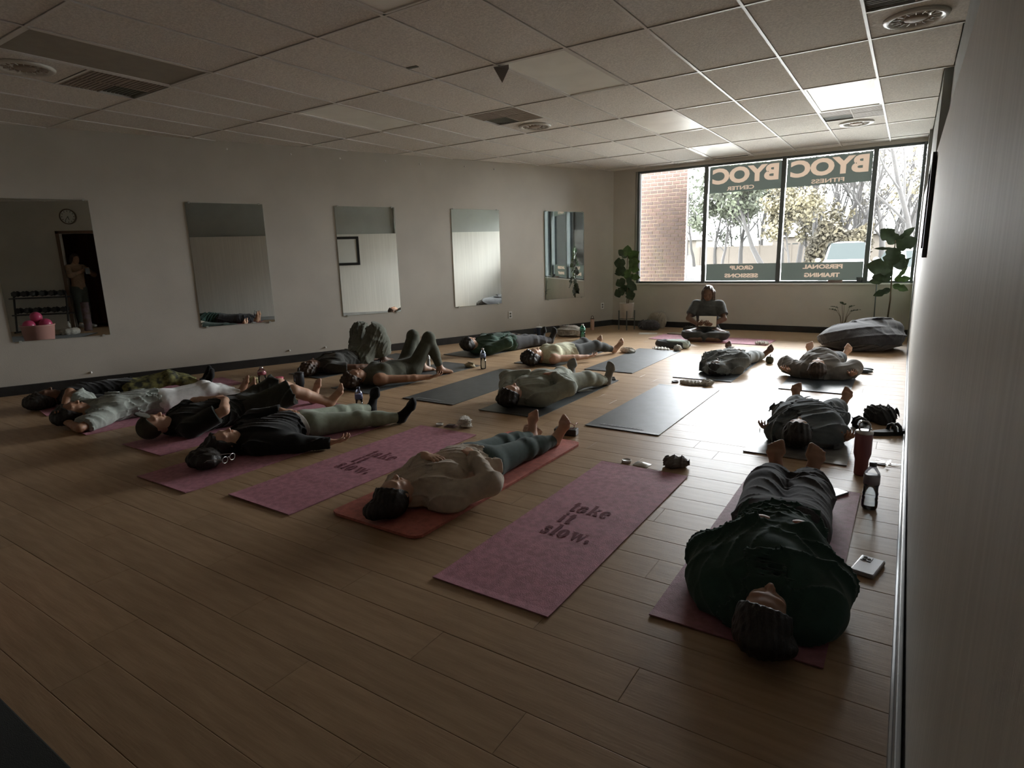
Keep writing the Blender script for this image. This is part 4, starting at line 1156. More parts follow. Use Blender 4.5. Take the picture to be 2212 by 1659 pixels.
# 6 dark top and patterned leggings by the mirror wall
J = supine(.95, 1.0)
setleg(J, 'R', (.10, 1.48, .05), (0, 0, 1)); setleg(J, 'L', (-.06, 1.48, .05), (0, 0, 1))
camo = M('camouflage_leggings', (0.20, 0.19, 0.06), .8, col2=(0.018, 0.02, 0.012), vscale=17, bump=.2)
dk = cloth('black_top', (0.012, 0.012, 0.012))
figure('person in a black top, camouflage leggings and black shoes beside the mirror wall', (-6.98, 2.18, .0), -.42, J, SKIN_D,
       dict(mat=dk, t=.015, ta=.014, amp=.008), dict(mat=camo, t=.006, leg=.88, amp=.003, name='leggings', waist=.4),
       dict(mat=HAIR_D, t=.022, extra=[('ell', (-.03, .09, -.04), A3(.13, .11, .075)), ('ell', (.05, .04, -.04), A3(.10, .10, .07))], amp=.010),
       dict(mat=cloth('black_shoe', (.010, .010, .010)), name='shoe', h=.14), zf=.008, res=.0085)

# middle row --------------------------------------------------------------
# 7 knees up, loose pleated trousers
J = supine(.95, 1.1)
setarm(J, 'R', (.38, .72, .05), (1, 0, 0))
setleg(J, 'R', (.13, 1.10, .06), (.1, .2, 1), .41, .40); setleg(J, 'L', (-.13, 1.10, .06), (-.2, .2, 1), .41, .40)
J['toeR'] = A3(.1, 1, -.1); J['toeL'] = A3(-.1, 1, -.1)
pl = cloth('loose_grey_green_trousers', (0.12, 0.125, 0.10)); dg = cloth('dark_grey_top', (0.05, 0.05, 0.045))
figure('person with raised knees in loose pleated trousers nearest the mirror wall', (-5.90, 4.47, .0), -.10, J, SKIN_D,
       dict(mat=dg, t=.012, sleeve=.3, amp=.009), dict(mat=pl, t=.022, leg=.9, bag=.055, cuff=1.0, amp=.018, freq=(30, 8, 6), waist=.4),
       dict(mat=HAIR_B, t=.02, extra=[('ell', (0, .06, -.05), A3(.11, .10, .07))], amp=.012, freq=80), zf=.008, res=.0085, torso=dict(depth=1.2, bust=1.2, belly=1.1))
# 8 knees up, matching olive top and leggings
J = supine(.98, 1.08)
J['head'] = A3(.0, .115, .12); J['face'] = A3(.35, .1, 1)
setarm(J, 'R', (.44, .90, .045), (.8, -.6, .05), .29, .26); J['hdR'] = A3(.25, 1, 0); J['pnR'] = A3(0, 0, 1)
setleg(J, 'R', (.20, 1.15, .06), (.1, .2, 1), .41, .41); setleg(J, 'L', (-.08, 1.13, .06), (-.1, .2, 1), .41, .41)
J['toeR'] = A3(.35, 1, -.2); J['toeL'] = A3(.1, 1, -.2)
ol = cloth('olive_stretch', (0.075, 0.078, 0.058))
figure('person with raised knees in matching olive top and leggings, arm stretched out', (-4.83, 4.17, .0), -.14, J, SKIN_M,
       dict(mat=ol, name='sports_top', t=.006, sleeve=0, amp=.002, hem=.55), dict(mat=ol, t=.005, leg=.93, amp=.0015, name='leggings', waist=.62),
       dict(mat=HAIR_B, t=.018, extra=[('ell', (0, .06, -.05), A3(.10, .09, .07))], amp=.011, freq=80), zf=.008, res=.0075, torso=dict(depth=1.2, bust=1.25, hips=1.08, belly=1.05), limb=1.05)
# 9 sage sweatshirt with both hands on the belly
J = supine(.95, 1.22)
J['head'] = A3(0, .115, .13); J['face'] = A3(.1, .2, 1)
setarm(J, 'R', (.14, .58, .245), (1, -.1, -.3), .29, .24); J['hdR'] = A3(-.9, -.3, .1); J['pnR'] = A3(0, 0, -1); J['thumbR'] = -1
setarm(J, 'L', (-.16, .62, .22), (-1, 0, .1), .29, .24); J['hdL'] = A3(.9, .5, 0); J['pnL'] = A3(0, 0, -1)
setleg(J, 'R', (.22, 1.40, .05), (.2, 0, 1), .33, .31); setleg(J, 'L', (-.20, 1.40, .05), (-.2, 0, 1), .33, .31); J['toeR'] = A3(.1, .2, 1); J['toeL'] = A3(-.25, .25, 1)
sg = cloth('sage_grey_sweatshirt', (0.30, 0.325, 0.28)); sl = cloth('pale_sage_leggings', (0.29, 0.31, 0.26))
figure('large person in a sage sweatshirt and leggings, hands on belly, in the middle row', (-2.86, 4.18, .0), -.10, J, SKIN_L,
       dict(mat=sg, name='sweatshirt', t=.014, ta=.016, tw=.008, amp=.008, hem=-.3), dict(mat=sl, t=.007, leg=.95, amp=.002, name='leggings', waist=.4),
       dict(mat=HAIR_D, t=.015, extra=[('ell', (0, .05, -.05), A3(.10, .09, .06))]), dict(mat=cloth('grey_socks', (.20, .19, .17)), h=.1), zf=.008, res=.0075, torso=dict(depth=1.35, belly=1.3, bust=1.1, hips=1.2), limb=1.2)
# 10 grey hoodie heap near the right wall, middle row
J = supine(.86, 1.2)
J['head'] = A3(-.02, .115, .13); J['face'] = A3(0, .35, 1)
setarm(J, 'R', (.26, .34, .06), (.3, 1, .1), .22, .19); setarm(J, 'L', (-.22, .34, .06), (-.3, 1, .1), .22, .19); J['hdR'] = A3(.3, -1, .4); J['hdL'] = A3(-.3, -1, .4)
setleg(J, 'R', (.20, 1.24, .06), (.4, 0, 1), .30, .26); setleg(J, 'L', (-.13, 1.26, .06), (-.4, 0, 1), .30, .26); J['toeR'] = A3(.35, .2, 1); J['toeL'] = A3(-.1, .2, 1)
bg_ = cloth('slate_blanket', (0.085, 0.10, 0.105))
figure('person bundled in a slate grey hoodie in front of the grey pale mat', (-.50, 4.12, .0), .05, J, SKIN_M,
       dict(mat=bg_, name='hoodie', t=.02, ta=.03, tw=.02, sleeve=.9, amp=.016, freq=(12, 12, 12), hem=-.6, extra=[ell((0, .20, .07), (.17, .10, .07), None, .05), ell((0, .55, .12), (.20, .24, .11), None, .05), ell((-.14, .8, .08), (.12, .22, .09), None, .05), ell((.14, .8, .08), (.12, .22, .09), None, .05)]),
       dict(mat=cloth('grey_joggers', (.13, .145, .15)), t=.016, leg=.9, bag=.02, amp=.006), dict(mat=HAIR_D, t=.018, extra=[('ell', (0, .06, -.05), A3(.09, .08, .06))]), None, zf=.008, res=.0075)

# back row ---------------------------------------------------------------
# 11 green sweater, dark trousers
J = supine(1.0, 1.1)
J['head'] = A3(0, .12, .17); J['face'] = A3(.1, .75, 1); J['up'] = A3(0, -1, .6)
setarm(J, 'R', (.14, .70, .18), (1, 0, .1)); J['hdR'] = A3(-.5, .8, -.1); J['pnR'] = A3(0, 0, -1)
setleg(J, 'R', (.10, 1.62, .055), (0, 0, 1)); setleg(J, 'L', (-.08, 1.62, .055), (0, 0, 1)); J['toeR'] = A3(.1, .3, 1)
figure('person in a bottle green sweater and dark trousers in the back row by the wall', (-5.02, 6.42, .0), -.27, J, SKIN_M,
       dict(mat=cloth('bottle_green_knit', (0.045, 0.085, 0.062)), name='sweater', t=.020, ta=.022, amp=.012, hem=-.2), dict(mat=cloth('dark_grey_trousers', (.045, .045, .047)), t=.012, leg=.97, bag=.01, amp=.004),
       dict(mat=HAIR_D, t=.02, extra=[('ell', (0, .05, -.05), A3(.10, .09, .07))]), dict(mat=cloth('dark_sock', (.03, .03, .028)), h=.1), zf=.008, res=.009, torso=dict(depth=1.3, bust=1.2))
# 12 pale tank top, dark leggings, curly hair
J = supine(.93, 1.08)
J['head'] = A3(0, .115, .13); J['face'] = A3(.35, .15, 1)
setarm(J, 'R', (.36, .80, .06), (1, -.2, .3)); J['hdR'] = A3(.1, 1, 0)
setleg(J, 'R', (.20, 1.45, .05), (0, 0, 1)); setleg(J, 'L', (-.06, 1.45, .05), (0, 0, 1)); J['toeR'] = A3(.55, .5, 1)
cr = cloth('cream_tank_top', (0.50, 0.50, 0.36))
figure('barefoot person in a cream tank top and charcoal leggings with curly hair', (-3.80, 6.12, .0), -.24, J, SKIN_L,
       dict(mat=cr, name='tank_top', t=.009, sleeve=0, amp=.004, hem=.0, collar=0), dict(mat=cloth('charcoal_leggings', (.05, .053, .05)), t=.005, leg=.93, amp=.001, name='leggings', waist=.38),
       dict(mat=HAIR_D, t=.025, extra=[('ell', (0, .07, -.05), A3(.12, .11, .08))], amp=.014, freq=70), zf=.008, res=.009, torso=dict(depth=1.3, bust=1.3, hips=1.1), limb=1.05)
# 13 huddled under a grey blanket
J = supine(.84, 1.05)
setarm(J, 'R', (.05, .55, .17), (1, 0, 0), .22, .20); setarm(J, 'L', (-.05, .55, .17), (-1, 0, 0), .22, .20)
setleg(J, 'R', (.17, 1.36, .05), (0, 0, 1)); setleg(J, 'L', (-.22, 1.36, .05), (0, 0, 1)); J['toeR'] = A3(.9, .3, 1); J['toeL'] = A3(-.5, .3, 1)
figure('person tucked under a bunched grey blanket on a blue grey mat', (-1.66, 6.42, .0), -.06, J, SKIN_D,
       dict(mat=cloth('bunched_grey_blanket', (0.16, 0.175, 0.17)), name='blanket', t=.03, ta=.03, sleeve=.9, amp=.022, freq=(16, 16, 12), hem=-1.3, extra=[ell((0, .40, .07), (.19, .22, .09), None, .05), ell((0, .7, .08), (.16, .3, .09), None, .05), ell((0, .12, .07), (.12, .12, .07), None, .05)]),
       dict(mat=cloth('pale_grey_trousers', (.22, .24, .24)), t=.014, leg=.95, amp=.006), dict(mat=HAIR_D, t=.012), None, zf=.008, res=.009)
# 14 wide top, elbows out
J = supine(.90, 1.2)
J['head'] = A3(0, .10, .15); J['face'] = A3(0, .15, 1)
setarm(J, 'R', (.30, .25, .08), (.3, 1, .2), .22, .20); setarm(J, 'L', (-.28, .24, .08), (-.3, 1, .2), .22, .20); J['hdR'] = A3(.2, -1, .2); J['hdL'] = A3(-.2, -1, .2)
setleg(J, 'R', (.17, 1.46, .05), (0, 0, 1)); setleg(J, 'L', (-.17, 1.46, .05), (0, 0, 1)); J['toeR'] = A3(.5, .3, 1); J['toeL'] = A3(-.2, .3, 1)
figure('broad person in a brown grey top with elbows out near the beanbag', (-.68, 6.50, .0), .04, J, SKIN_L,
       dict(mat=cloth('brown_grey_top', (0.15, 0.14, 0.125)), name='top', t=.02, ta=.03, sleeve=.95, amp=.008, hem=.1, extra=[ell((0, .34, .08), (.26, .16, .08), None, .06)]), dict(mat=cloth('dark_skirt', (.05, .055, .06)), t=.02, leg=.9, amp=.004),
       dict(mat=HAIR_B, t=.012, extra=[('ell', (0, .04, -.04), A3(.09, .08, .05))]), None, zf=.008, res=.009, torso=dict(depth=1.45, belly=1.3, bust=1.3, hips=1.2), limb=1.15)

# instructor seated cross-legged with a sheet of paper
s = .93
J = dict(s=s, b=1.12, pelvis=A3(0, .02, .12), belly=A3(0, 0, .27), chest=A3(0, -.01, .42), neck=A3(0, -.02, .585), head=A3(0, -.05, .70), face=A3(0, -1, -.35), up=A3(0, -.2, 1), noflip=0)
for sd, g in (('L', -1), ('R', 1)):
    J['sh' + sd] = A3(g * .175, -.01, .525)
    J['hip' + sd] = A3(g * .09, 0, .10)
    J['kn' + sd] = A3(g * .26, -.24, .11); J['an' + sd] = A3(-g * .06, -.33, .05); J['toe' + sd] = A3(-g * 1, -.1, 0)
setarm(J, 'L', (-.10, -.27, .25), (-1, .1, -.3), .27, .24); setarm(J, 'R', (.09, -.27, .25), (1, .1, -.3), .27, .24)
J['hdL'] = A3(.5, -.9, .25); J['pnL'] = A3(.6, .3, .8); J['hdR'] = A3(-.5, -.9, .25); J['pnR'] = A3(-.6, .3, .8)
figure('person seated cross-legged reading a sheet of paper under the window', (-2.52, 9.30, .0), .16, J, SKIN_D,
       dict(mat=cloth('dark_grey_tshirt', (0.055, 0.058, 0.055)), name='t_shirt', t=.012, ta=.018, sleeve=.36, amp=.005, hem=-.5), dict(mat=cloth('dark_grey_joggers', (.06, .062, .06)), t=.016, leg=.95, amp=.004, bag=.01),
       dict(mat=HAIR_B, t=.016, line=(0, .045, .045, .3), extra=[('cone', (-.075, .02, -.02), (-.085, -.17, .01), .030, .028), ('cone', (.075, .02, -.02), (.085, -.17, .01), .030, .028), ('ell', (0, -.05, -.07), A3(.085, .13, .045))], freq=60, amp=.008), None,
       zf=.008, res=.0085, torso=dict(depth=1.1, bust=1.2, belly=1.15, hips=1.15), limb=1.05, curl=(.8, .8))
# photographer standing behind the camera, seen only in the leftmost mirror
J = dict(s=.98, b=1.0, pelvis=A3(0, 0, .90), belly=A3(0, 0, 1.08), chest=A3(0, 0, 1.26), neck=A3(0, 0, 1.42), head=A3(0, .03, 1.545), face=A3(0, 1, -.2), up=A3(0, .1, 1))
for sd, g in (('L', -1), ('R', 1)):
    J['sh' + sd] = A3(g * .165, 0, 1.36); J['hip' + sd] = A3(g * .08, 0, .86); J['kn' + sd] = A3(g * .09, .02, .47); J['an' + sd] = A3(g * .09, 0, .075); J['toe' + sd] = A3(g * .1, 1, -.05)
setarm(J, 'L', (-.06, .26, 1.27), (-1, 0, -.6)); setarm(J, 'R', (.06, .26, 1.27), (1, 0, -.6))
J['hdL'] = A3(.5, .5, .7); J['pnL'] = A3(.7, .5, .2); J['hdR'] = A3(-.5, .5, .7); J['pnR'] = A3(-.7, .5, .2)
figure('standing person in tan top and grey leggings reflected in the leftmost mirror', (.24, -.34, .0), .58, J, SKIN_M,
       dict(mat=cloth('tan_top', (0.26, 0.17, 0.11)), t=.008, ta=.008, sleeve=.8, amp=.003), dict(mat=cloth('grey_leggings', (.06, .07, .06)), t=.006, leg=.93, amp=.001, name='leggings'),
       dict(mat=HAIR_B, t=.014, extra=[('ell', (0, -.05, -.06), A3(.08, .12, .045))]), dict(mat=cloth('white_trainer', (.5, .5, .48)), name='trainer', h=.1), zf=.002, res=.011)
ph = empty('phone', (.02, -.012, 1.315), .58, 'phone held up by the standing photographer in the mirror', 'phone')
MB().bevbox(-.05, .05, -.02, -.012, -.10, .03, .003).build('phone_body', MT['black_trim'], ph)
# ---------------------------------------------------------------- exercise mats
def mat_mat(name, col, rough=.7, **kw):
    return M(name, col, rough, var=.14, vscale=28, bump=.5, bscale=220, spec=.25, **kw)
ROSE = mat_mat('rose_mat', (0.42, 0.195, 0.245)); CORAL = mat_mat('coral_mat', (0.50, 0.17, 0.14), .6); GREY = M('grey_mat', (0.065, 0.072, 0.075), .42, var=.12, vscale=9, bump=.4, bscale=200, spec=.4)
MAUVE = mat_mat('mauve_mat', (0.33, 0.15, 0.18), .6); PALE = M('pale_stone_mat', (0.22, 0.215, 0.20), .4, var=.2, vscale=12, bump=.3, bscale=90, spec=.4)
INK = M('dark_rose_print', (0.12, 0.014, 0.028), .9); PALEINK = M('pale_print', (0.20, 0.21, 0.21), .6)
def yoga_mat(label, c, w, l, rz=0, mat=None, t=.005, wav=.0, group='exercise mats on the floor', corner=0.0, seed=0):
    """thin rubber mat with soft edge, slight waviness and lifted ends"""
    e = empty('exercise_mat', (c[0], c[1], 0.0006), rz, label, 'mat', group)
    nx_, ny_ = 8, 40
    rnd = random.Random(seed)
    ph = [rnd.uniform(0, 6) for _ in range(4)]
    def hz(u, v):
        z = wav * (math.sin(v * 9 + ph[0] + u * 1.5) * .5 + .5) * (math.sin(v * 23 + ph[1]) * .5 + .5)
        ends = max(0, abs(v) - .985) / .015
        return z + ends * .003
    vs, fs = [], []
    us = [-1 + 2 * i / nx_ for i in range(nx_ + 1)]; vv = [-1 + 2 * j / ny_ for j in range(ny_ + 1)]
    for j in vv:
        for i in us:
            x, y = i * w / 2, j * l / 2
            if corner:
                dx = max(0, abs(x) - (w / 2 - corner)); dy = max(0, abs(y) - (l / 2 - corner)); d = math.hypot(dx, dy)
                if d > corner and d > 0: x = math.copysign(w / 2 - corner + dx * corner / d, x); y = math.copysign(l / 2 - corner + dy * corner / d, y)
            vs.append((x, y, t + hz(i, j)))
    n = nx_ + 1
    top = len(vs)
    for k in range(top): vs.append((vs[k][0] * .998, vs[k][1] * .9995, vs[k][2] - t))
    for j in range(ny_):
        for i in range(nx_):
            a = j * n + i; fs.append((a, a + 1, a + n + 1, a + n)); fs.append((top + a + n, top + a + n + 1, top + a + 1, top + a))
    for i in range(nx_):
        fs.append((i + 1, i, top + i, top + i + 1)); q = ny_ * n; fs.append((q + i, q + i + 1, top + q + i + 1, top + q + i))
    for j in range(ny_):
        fs.append((j * n, (j + 1) * n, top + (j + 1) * n, top + j * n)); q = n - 1; fs.append(((j + 1) * n + q, j * n + q, top + j * n + q, top + (j + 1) * n + q))
    MB().add(vs, fs).build('mat_sheet', mat, e, False)
    return e
# heavy didone letters for the printed mats: each glyph a few flat pieces in a unit box
def ring(cx, cy, rx, ry, ix, iy, sh=0, n=24):
    o = [(cx + rx * math.cos(2 * PI * k / n), cy + ry * math.sin(2 * PI * k / n)) for k in range(n)]
    i = [(cx + sh + ix * math.cos(2 * PI * k / n), cy + iy * math.sin(2 * PI * k / n)) for k in range(n)]
    return [[o[k], o[(k + 1) % n], i[(k + 1) % n], i[k]] for k in range(n)]
def box2(x0, x1, y0, y1): return [[(x0, y0), (x1, y0), (x1, y1), (x0, y1)]]
GL = {
    't': (.50, box2(.14, .36, .1, .92) + [[(.36, .1), (.36, -.02), (.5, .02), (.5, .12)], [(.02, .60), (.48, .60), (.48, .66), (.02, .66)], [(.02, .62), (.14, .62), (.22, .92), (.14, .92)], [(.14, .1), (.2, -.02), (.36, -.02), (.36, .1)]]),
    'i': (.42, box2(.10, .32, .05, .66) + box2(.02, .40, 0, .06) + box2(.02, .20, .60, .66) + ring(.21, .86, .12, .12, .001, .001)),
    'a': (.72, box2(.40, .62, .06, .50) + ring(.24, .22, .22, .23, .07, .15, .03) + [[(.10, .46), (.22, .66), (.44, .68), (.44, .60)], [(.44, .68), (.60, .60), (.62, .46), (.40, .48)]] + ring(.15, .52, .10, .10, .001, .001) + box2(.58, .72, 0, .06)),
    'k': (.78, box2(.08, .30, .03, 1.0) + box2(.0, .38, 0, .06) + box2(.0, .2, .94, 1.0) + [[(.30, .30), (.36, .28), (.64, .62), (.56, .62)], [(.38, .44), (.56, .38), (.76, .04), (.50, .04)]] + box2(.44, .80, 0, .06) + box2(.46, .76, .60, .66)),
    'e': (.66, ring(.32, .33, .32, .34, .10, .26, .02)[:21] + box2(.1, .62, .34, .40)),
    's': (.56, [[(.04, .48), (.12, .66), (.34, .68), (.34, .60)], [(.34, .68), (.48, .62), (.48, .44), (.34, .60)], [(.04, .48), (.20, .50), (.46, .26), (.30, .16)], [(.04, .48), (.12, .34), (.40, .38), (.52, .22)], [(.52, .22), (.44, .0), (.2, -.02), (.2, .06)], [(.04, .22), (.04, .0), (.2, .0), (.2, .06)], [(.30, .16), (.52, .22), (.46, .06), (.26, .04)]]),
    'l': (.42, box2(.10, .32, .03, 1.0) + box2(.0, .42, 0, .06) + box2(.0, .2, .94, 1.0)),
    'o': (.70, ring(.33, .33, .33, .35, .10, .27)),
    'w': (1.06, [[(.08, .62), (.32, .62), (.44, .0), (.34, .0)], [(.38, .0), (.44, .0), (.58, .62), (.52, .62)], [(.46, .62), (.70, .62), (.82, .0), (.72, .0)], [(.76, .0), (.82, .0), (.98, .62), (.92, .62)]] + box2(.0, .40, .60, .66) + box2(.84, 1.06, .60, .66)),
    '.': (.34, ring(.16, .12, .13, .13, .001, .001)),
}
def print_words(parent, lines, xs, ys, x0, y0, gap, z, mat, lead=.05):
    for r, (txt, dx) in enumerate(lines):
        x = x0 + dx
        for ch in txt:
            wd, pcs = GL[ch]
            mb = MB()
            for i, p in enumerate(pcs): mb.add([(x + q[0] * xs, y0 - r * gap + q[1] * ys, z + i * 4e-5) for q in p], [tuple(range(len(p)))])
            mb.build('printed_letter', mat, parent)
            x += wd * xs + xs * lead
GR = None
m = yoga_mat('rose mat printed take it slow, empty, between the coral mat and the right-hand sleeper', (-1.283, 2.56), .56, 1.67, -.005, ROSE, seed=1, wav=.0015)
print_words(m, [('take', .0), ('it', .01), ('slow.', .0)], .080, .118, -.111, .05, .145, .0078, INK)
m = yoga_mat('rose mat printed take it slow, empty, between the jacketed sleeper and the coral mat', (-2.925, 2.66), .56, 1.66, -.01, ROSE, seed=2, wav=.002)
print_words(m, [('take', .0), ('it', .01), ('slow.', .0)], .090, .118, -.115, .075, .133, .0083, INK)
yoga_mat('thick coral mat with rounded corners under the beige-topped sleeper', (-2.16, 2.81), .62, 1.72, -.01, CORAL, .015, corner=.05, seed=3)
yoga_mat('mauve mat under the sleeper in the dark green hoodie', (-.405, 2.755), .58, 1.65, .0, MAUVE, seed=4)
yoga_mat('rose mat under the sleeper in the black jacket', (-3.755, 2.62), .57, 1.80, -.0, ROSE, seed=5, wav=.001)
yoga_mat('rose mat under the sleeper in the olive cap', (-4.62, 2.86), .56, 1.68, .0, ROSE, seed=6)
yoga_mat('rose mat under the sleeper in white trousers', (-5.66, 2.90), .58, 1.75, -.10, ROSE, seed=7)
yoga_mat('rose mat under the sleeper in camouflage leggings', (-6.66, 3.05), .58, 1.80, -.18, ROSE, seed=8)
GREYL = 'charcoal mats of the middle and back rows'
g1 = yoga_mat('empty charcoal mat in the middle row with glare, right of the sage sleeper', (-1.735, 4.965), .60, 1.71, .0, GREY, seed=9, group=GREYL)
g2 = yoga_mat('empty charcoal mat in the middle row left of the sage sleeper', (-3.71, 5.0), .62, 1.69, .0, GREY, seed=10, group=GREYL)
g3 = yoga_mat('empty charcoal mat in the back row beside the folded bag', (-2.80, 7.12), .60, 1.74, .0, GREY, seed=11, group=GREYL)
for g in (g1, g2, g3):
    mb = MB(); rg = random.Random(3)
    x = -.2
    while x < .16:
        w_ = rg.uniform(.008, .022); mb.box(x, x + w_, -.785, -.785 + rg.choice((.022, .03, .022)), .0075, .0079); x += w_ + rg.uniform(.004, .01)
    tag(mb.build('faint_print', PALEINK, g), kind='stuff')
yoga_mat('charcoal mat under the sage sweatshirt sleeper', (-2.78, 4.97), .60, 1.70, .0, GREY, seed=12, group=GREYL)
yoga_mat('charcoal mat under the olive sleeper with raised knees', (-4.72, 5.05), .60, 1.80, -.05, GREY, seed=13, group=GREYL)
yoga_mat('charcoal mat under the sleeper with raised knees nearest the mirrors', (-5.86, 5.35), .60, 1.75, -.06, GREY, seed=14, group=GREYL)
yoga_mat('charcoal mat under the sleeper in the cream tank top', (-3.76, 7.10), .62, 1.68, -.03, GREY, seed=15, group=GREYL)
yoga_mat('charcoal mat under the sleeper in the bottle green sweater', (-4.98, 7.25), .62, 1.70, -.12, GREY, seed=16, group=GREYL)
BLUEG = M('blue_grey_mat', (0.085, 0.105, 0.125), .42, var=.12, vscale=9, bump=.4, bscale=200, spec=.4)
yoga_mat('blue grey mat under the sleeper with the bunched blanket', (-1.73, 7.08), .61, 1.70, .0, BLUEG, seed=17)
yoga_mat('blue grey mat under the broad sleeper near the beanbag', (-.66, 6.98), .60, 1.72, .0, BLUEG, seed=18)
yoga_mat('pale stone-patterned mat under the slate hoodie sleeper', (-.52, 4.85), .61, 1.64, .0, PALE, seed=19)
yoga_mat('pink mat lying crosswise under the seated reader', (-2.45, 9.25), 1.75, .60, -.05, ROSE, seed=20)
rug = MB().bevbox(-4.6, -1.2, -1.2, .474, 0, .012, .004).build('rubber_mat', cloth('black_rubber_flooring', (.012, .014, .011)))
tag(rug, 'black rubber flooring at the bottom left corner', 'mat')

# ---------------------------------------------------------------- bottles and cups
CLEAR = glass('clear_plastic', (.98, .99, .99), .07, .02); WATER = glass('water', (.90, .93, .94), .04)
BLUECAP = M('dark_blue_cap', (.02, .025, .06), .4); WHITEP = M('white_plastic', (.6, .6, .58), .4); STEEL = M('brushed_steel', (.45, .45, .45), .3, metal=.9)
def water_bottle(loc, label, h=.22, r=.033, cap=BLUECAP, lab=None, tint=None, s=1):
    e = empty('water_bottle', (loc[0], loc[1], loc[2] if len(loc) > 2 else .001), 0, label, 'bottle')
    g = tint or CLEAR
    prof = [(r * .5, 0), (r * .92, .004), (r, .015), (r, h * .18), (r * .93, h * .21), (r, h * .24), (r * .93, h * .30), (r, h * .34), (r * .86, h * .42), (r * .86, h * .48), (r, h * .55), (r, h * .74), (r * .9, h * .80), (r * .5, h * .90), (r * .38, h * .93), (r * .38, h * .95)]
    MB().lathe(prof, 24).build('bottle_body', g, e, True)
    MB().lathe([(r * .90, .006), (r * .90, h * .55), (.001, h * .55)], 20).build('water_fill', WATER, e, True)
    MB().lathe([(r * 1.01, h * .56), (r * 1.01, h * .73)], 24).build('paper_label', lab or M('bottle_label', (.16, .20, .30), .5), e, True)
    MB().lathe([(r * .44, h * .93), (r * .46, h * .94), (r * .46, h), (r * .40, h * 1.01), (.001, h * 1.01)], 18).build('screw_cap', cap, e, True)
    return e
water_bottle((-4.22, 5.78), 'clear water bottle with white cap standing at the end of the olive sleeper\'s mat', .25, .035, WHITEP)
water_bottle((-3.97, 3.56), 'clear water bottle with dark blue cap behind the sage leggings', .235, .034, BLUECAP, M('violet_label', (.15, .17, .33), .5))
water_bottle((-.065, 3.40), 'clear pinch-waisted water bottle beside the mauve mat', .245, .037, M('grey_cap', (.10, .10, .10), .4), M('grey_label', (.30, .28, .30), .5))
# rose tumbler with carry loop
def tumbler(loc, label, col, h=.25, r=.042, lid=None, loop=False, straw=False, handle=False, mat=None, taper=.78):
    e = empty('tumbler', (loc[0], loc[1], .001), loc[2] if len(loc) > 2 else 0, label, 'cup')
    mt = mat or M(label.replace(' ', '_')[:24], col, .35, spec=.4)
    MB().lathe([(r * taper * .9, 0), (r * taper, .006), (r * taper, h * .35), (r, h * .5), (r, h * .97), (r * .96, h)], 28).build('tumbler_body', mt, e, True)
    MB().lathe([(r * 1.03, h * .975), (r * 1.03, h * 1.02), (r * .7, h * 1.05), (.001, h * 1.05)], 28).build('tumbler_lid', lid or STEEL, e, True)
    if loop: MB().tube([(-r * .55, 0, h * 1.03), (-r * .6, 0, h * 1.18), (-r * .3, 0, h * 1.25), (r * .3, 0, h * 1.25), (r * .6, 0, h * 1.18), (r * .55, 0, h * 1.03)], .005, 8).build('carry_loop', lid or STEEL, e, True)
    if straw: MB().tube([(0, 0, h * .9), (.006, .004, h * 1.28)], .004, 8).build('straw', straw, e, True)
    if handle: MB().tube([(-r, 0, h * .9), (-r * 1.9, 0, h * .85), (-r * 1.95, 0, h * .55), (-r, 0, h * .48)], .008, 8).build('handle', mt, e, True)
    return e
tumbler((-.135, 3.92), 'tall rose tumbler with a wire carry loop by the right wall', (.20, .07, .08), .26, .046, STEEL, loop=True)
tumbler((-5.15, 3.85), 'dark charcoal tumbler with straw behind the olive cap sleeper', (.035, .042, .05), .215, .045, M('dark_lid', (.03, .03, .035), .4), straw=M('black_straw', (.02, .02, .02), .4), handle=True)
tumbler((-4.96, 8.37), 'navy blue tumbler with a white straw lid by the mirror wall', (.025, .045, .09), .19, .048, WHITEP, straw=WHITEP, handle=True)
tumbler((-4.66, 9.73), 'slim peach flask against the wall base near the fig plant', (.50, .33, .25), .20, .036, M('brown_cap', (.08, .05, .04), .5), loop=True, taper=.98)
tumbler((-5.60, 3.92), 'hot pink cup with lid behind the white trousers sleeper\'s feet', (.50, .04, .10), .115, .05, M('pink_lid', (.5, .05, .12), .4), mat=M('hot_pink', (.5, .035, .09), .4), taper=.9)
tumbler((-5.46, 3.86), 'small pink lidded cup beside the taller pink cup', (.5, .2, .25), .085, .042, WHITEP, mat=M('soft_pink', (.45, .15, .2), .4), taper=.9)
e = water_bottle((-5.98, 3.98), 'clear shaker bottle with grey lid beside the hot pink cup', .19, .045, STEEL, M('pink_band', (.3, .08, .10), .5))
water_bottle((-4.28, 8.58), 'green translucent bottle near the crumpled white blanket', .24, .045, WHITEP, M('green_band', (.05, .20, .15), .5), tint=glass('green_plastic', (.35, .75, .6), .1))
water_bottle((-4.95, 5.62), 'white slim bottle behind the raised olive knees', .16, .022, M('red_cap', (.25, .05, .04), .4), WHITEP, tint=WHITEP)
# small dark gourd-shaped flask near the beanbag row
e = empty('round_flask', (-1.29, 7.51, 0.001), 0, 'small dark round flask with a short stem beside the blanket sleeper\'s mat', 'bottle')
MB().lathe([(.02, 0), (.038, .008), (.045, .03), (.044, .055), (.034, .078), (.018, .088), (.001, .09)], 20).build('flask_body', M('olive_flask', (.05, .055, .03), .4), e, True)
MB().tube([(0, 0, .085), (.004, 0, .10), (.01, 0, .108)], [.007, .005, .004], 8).build('flask_stem', BLUECAP, e, True)
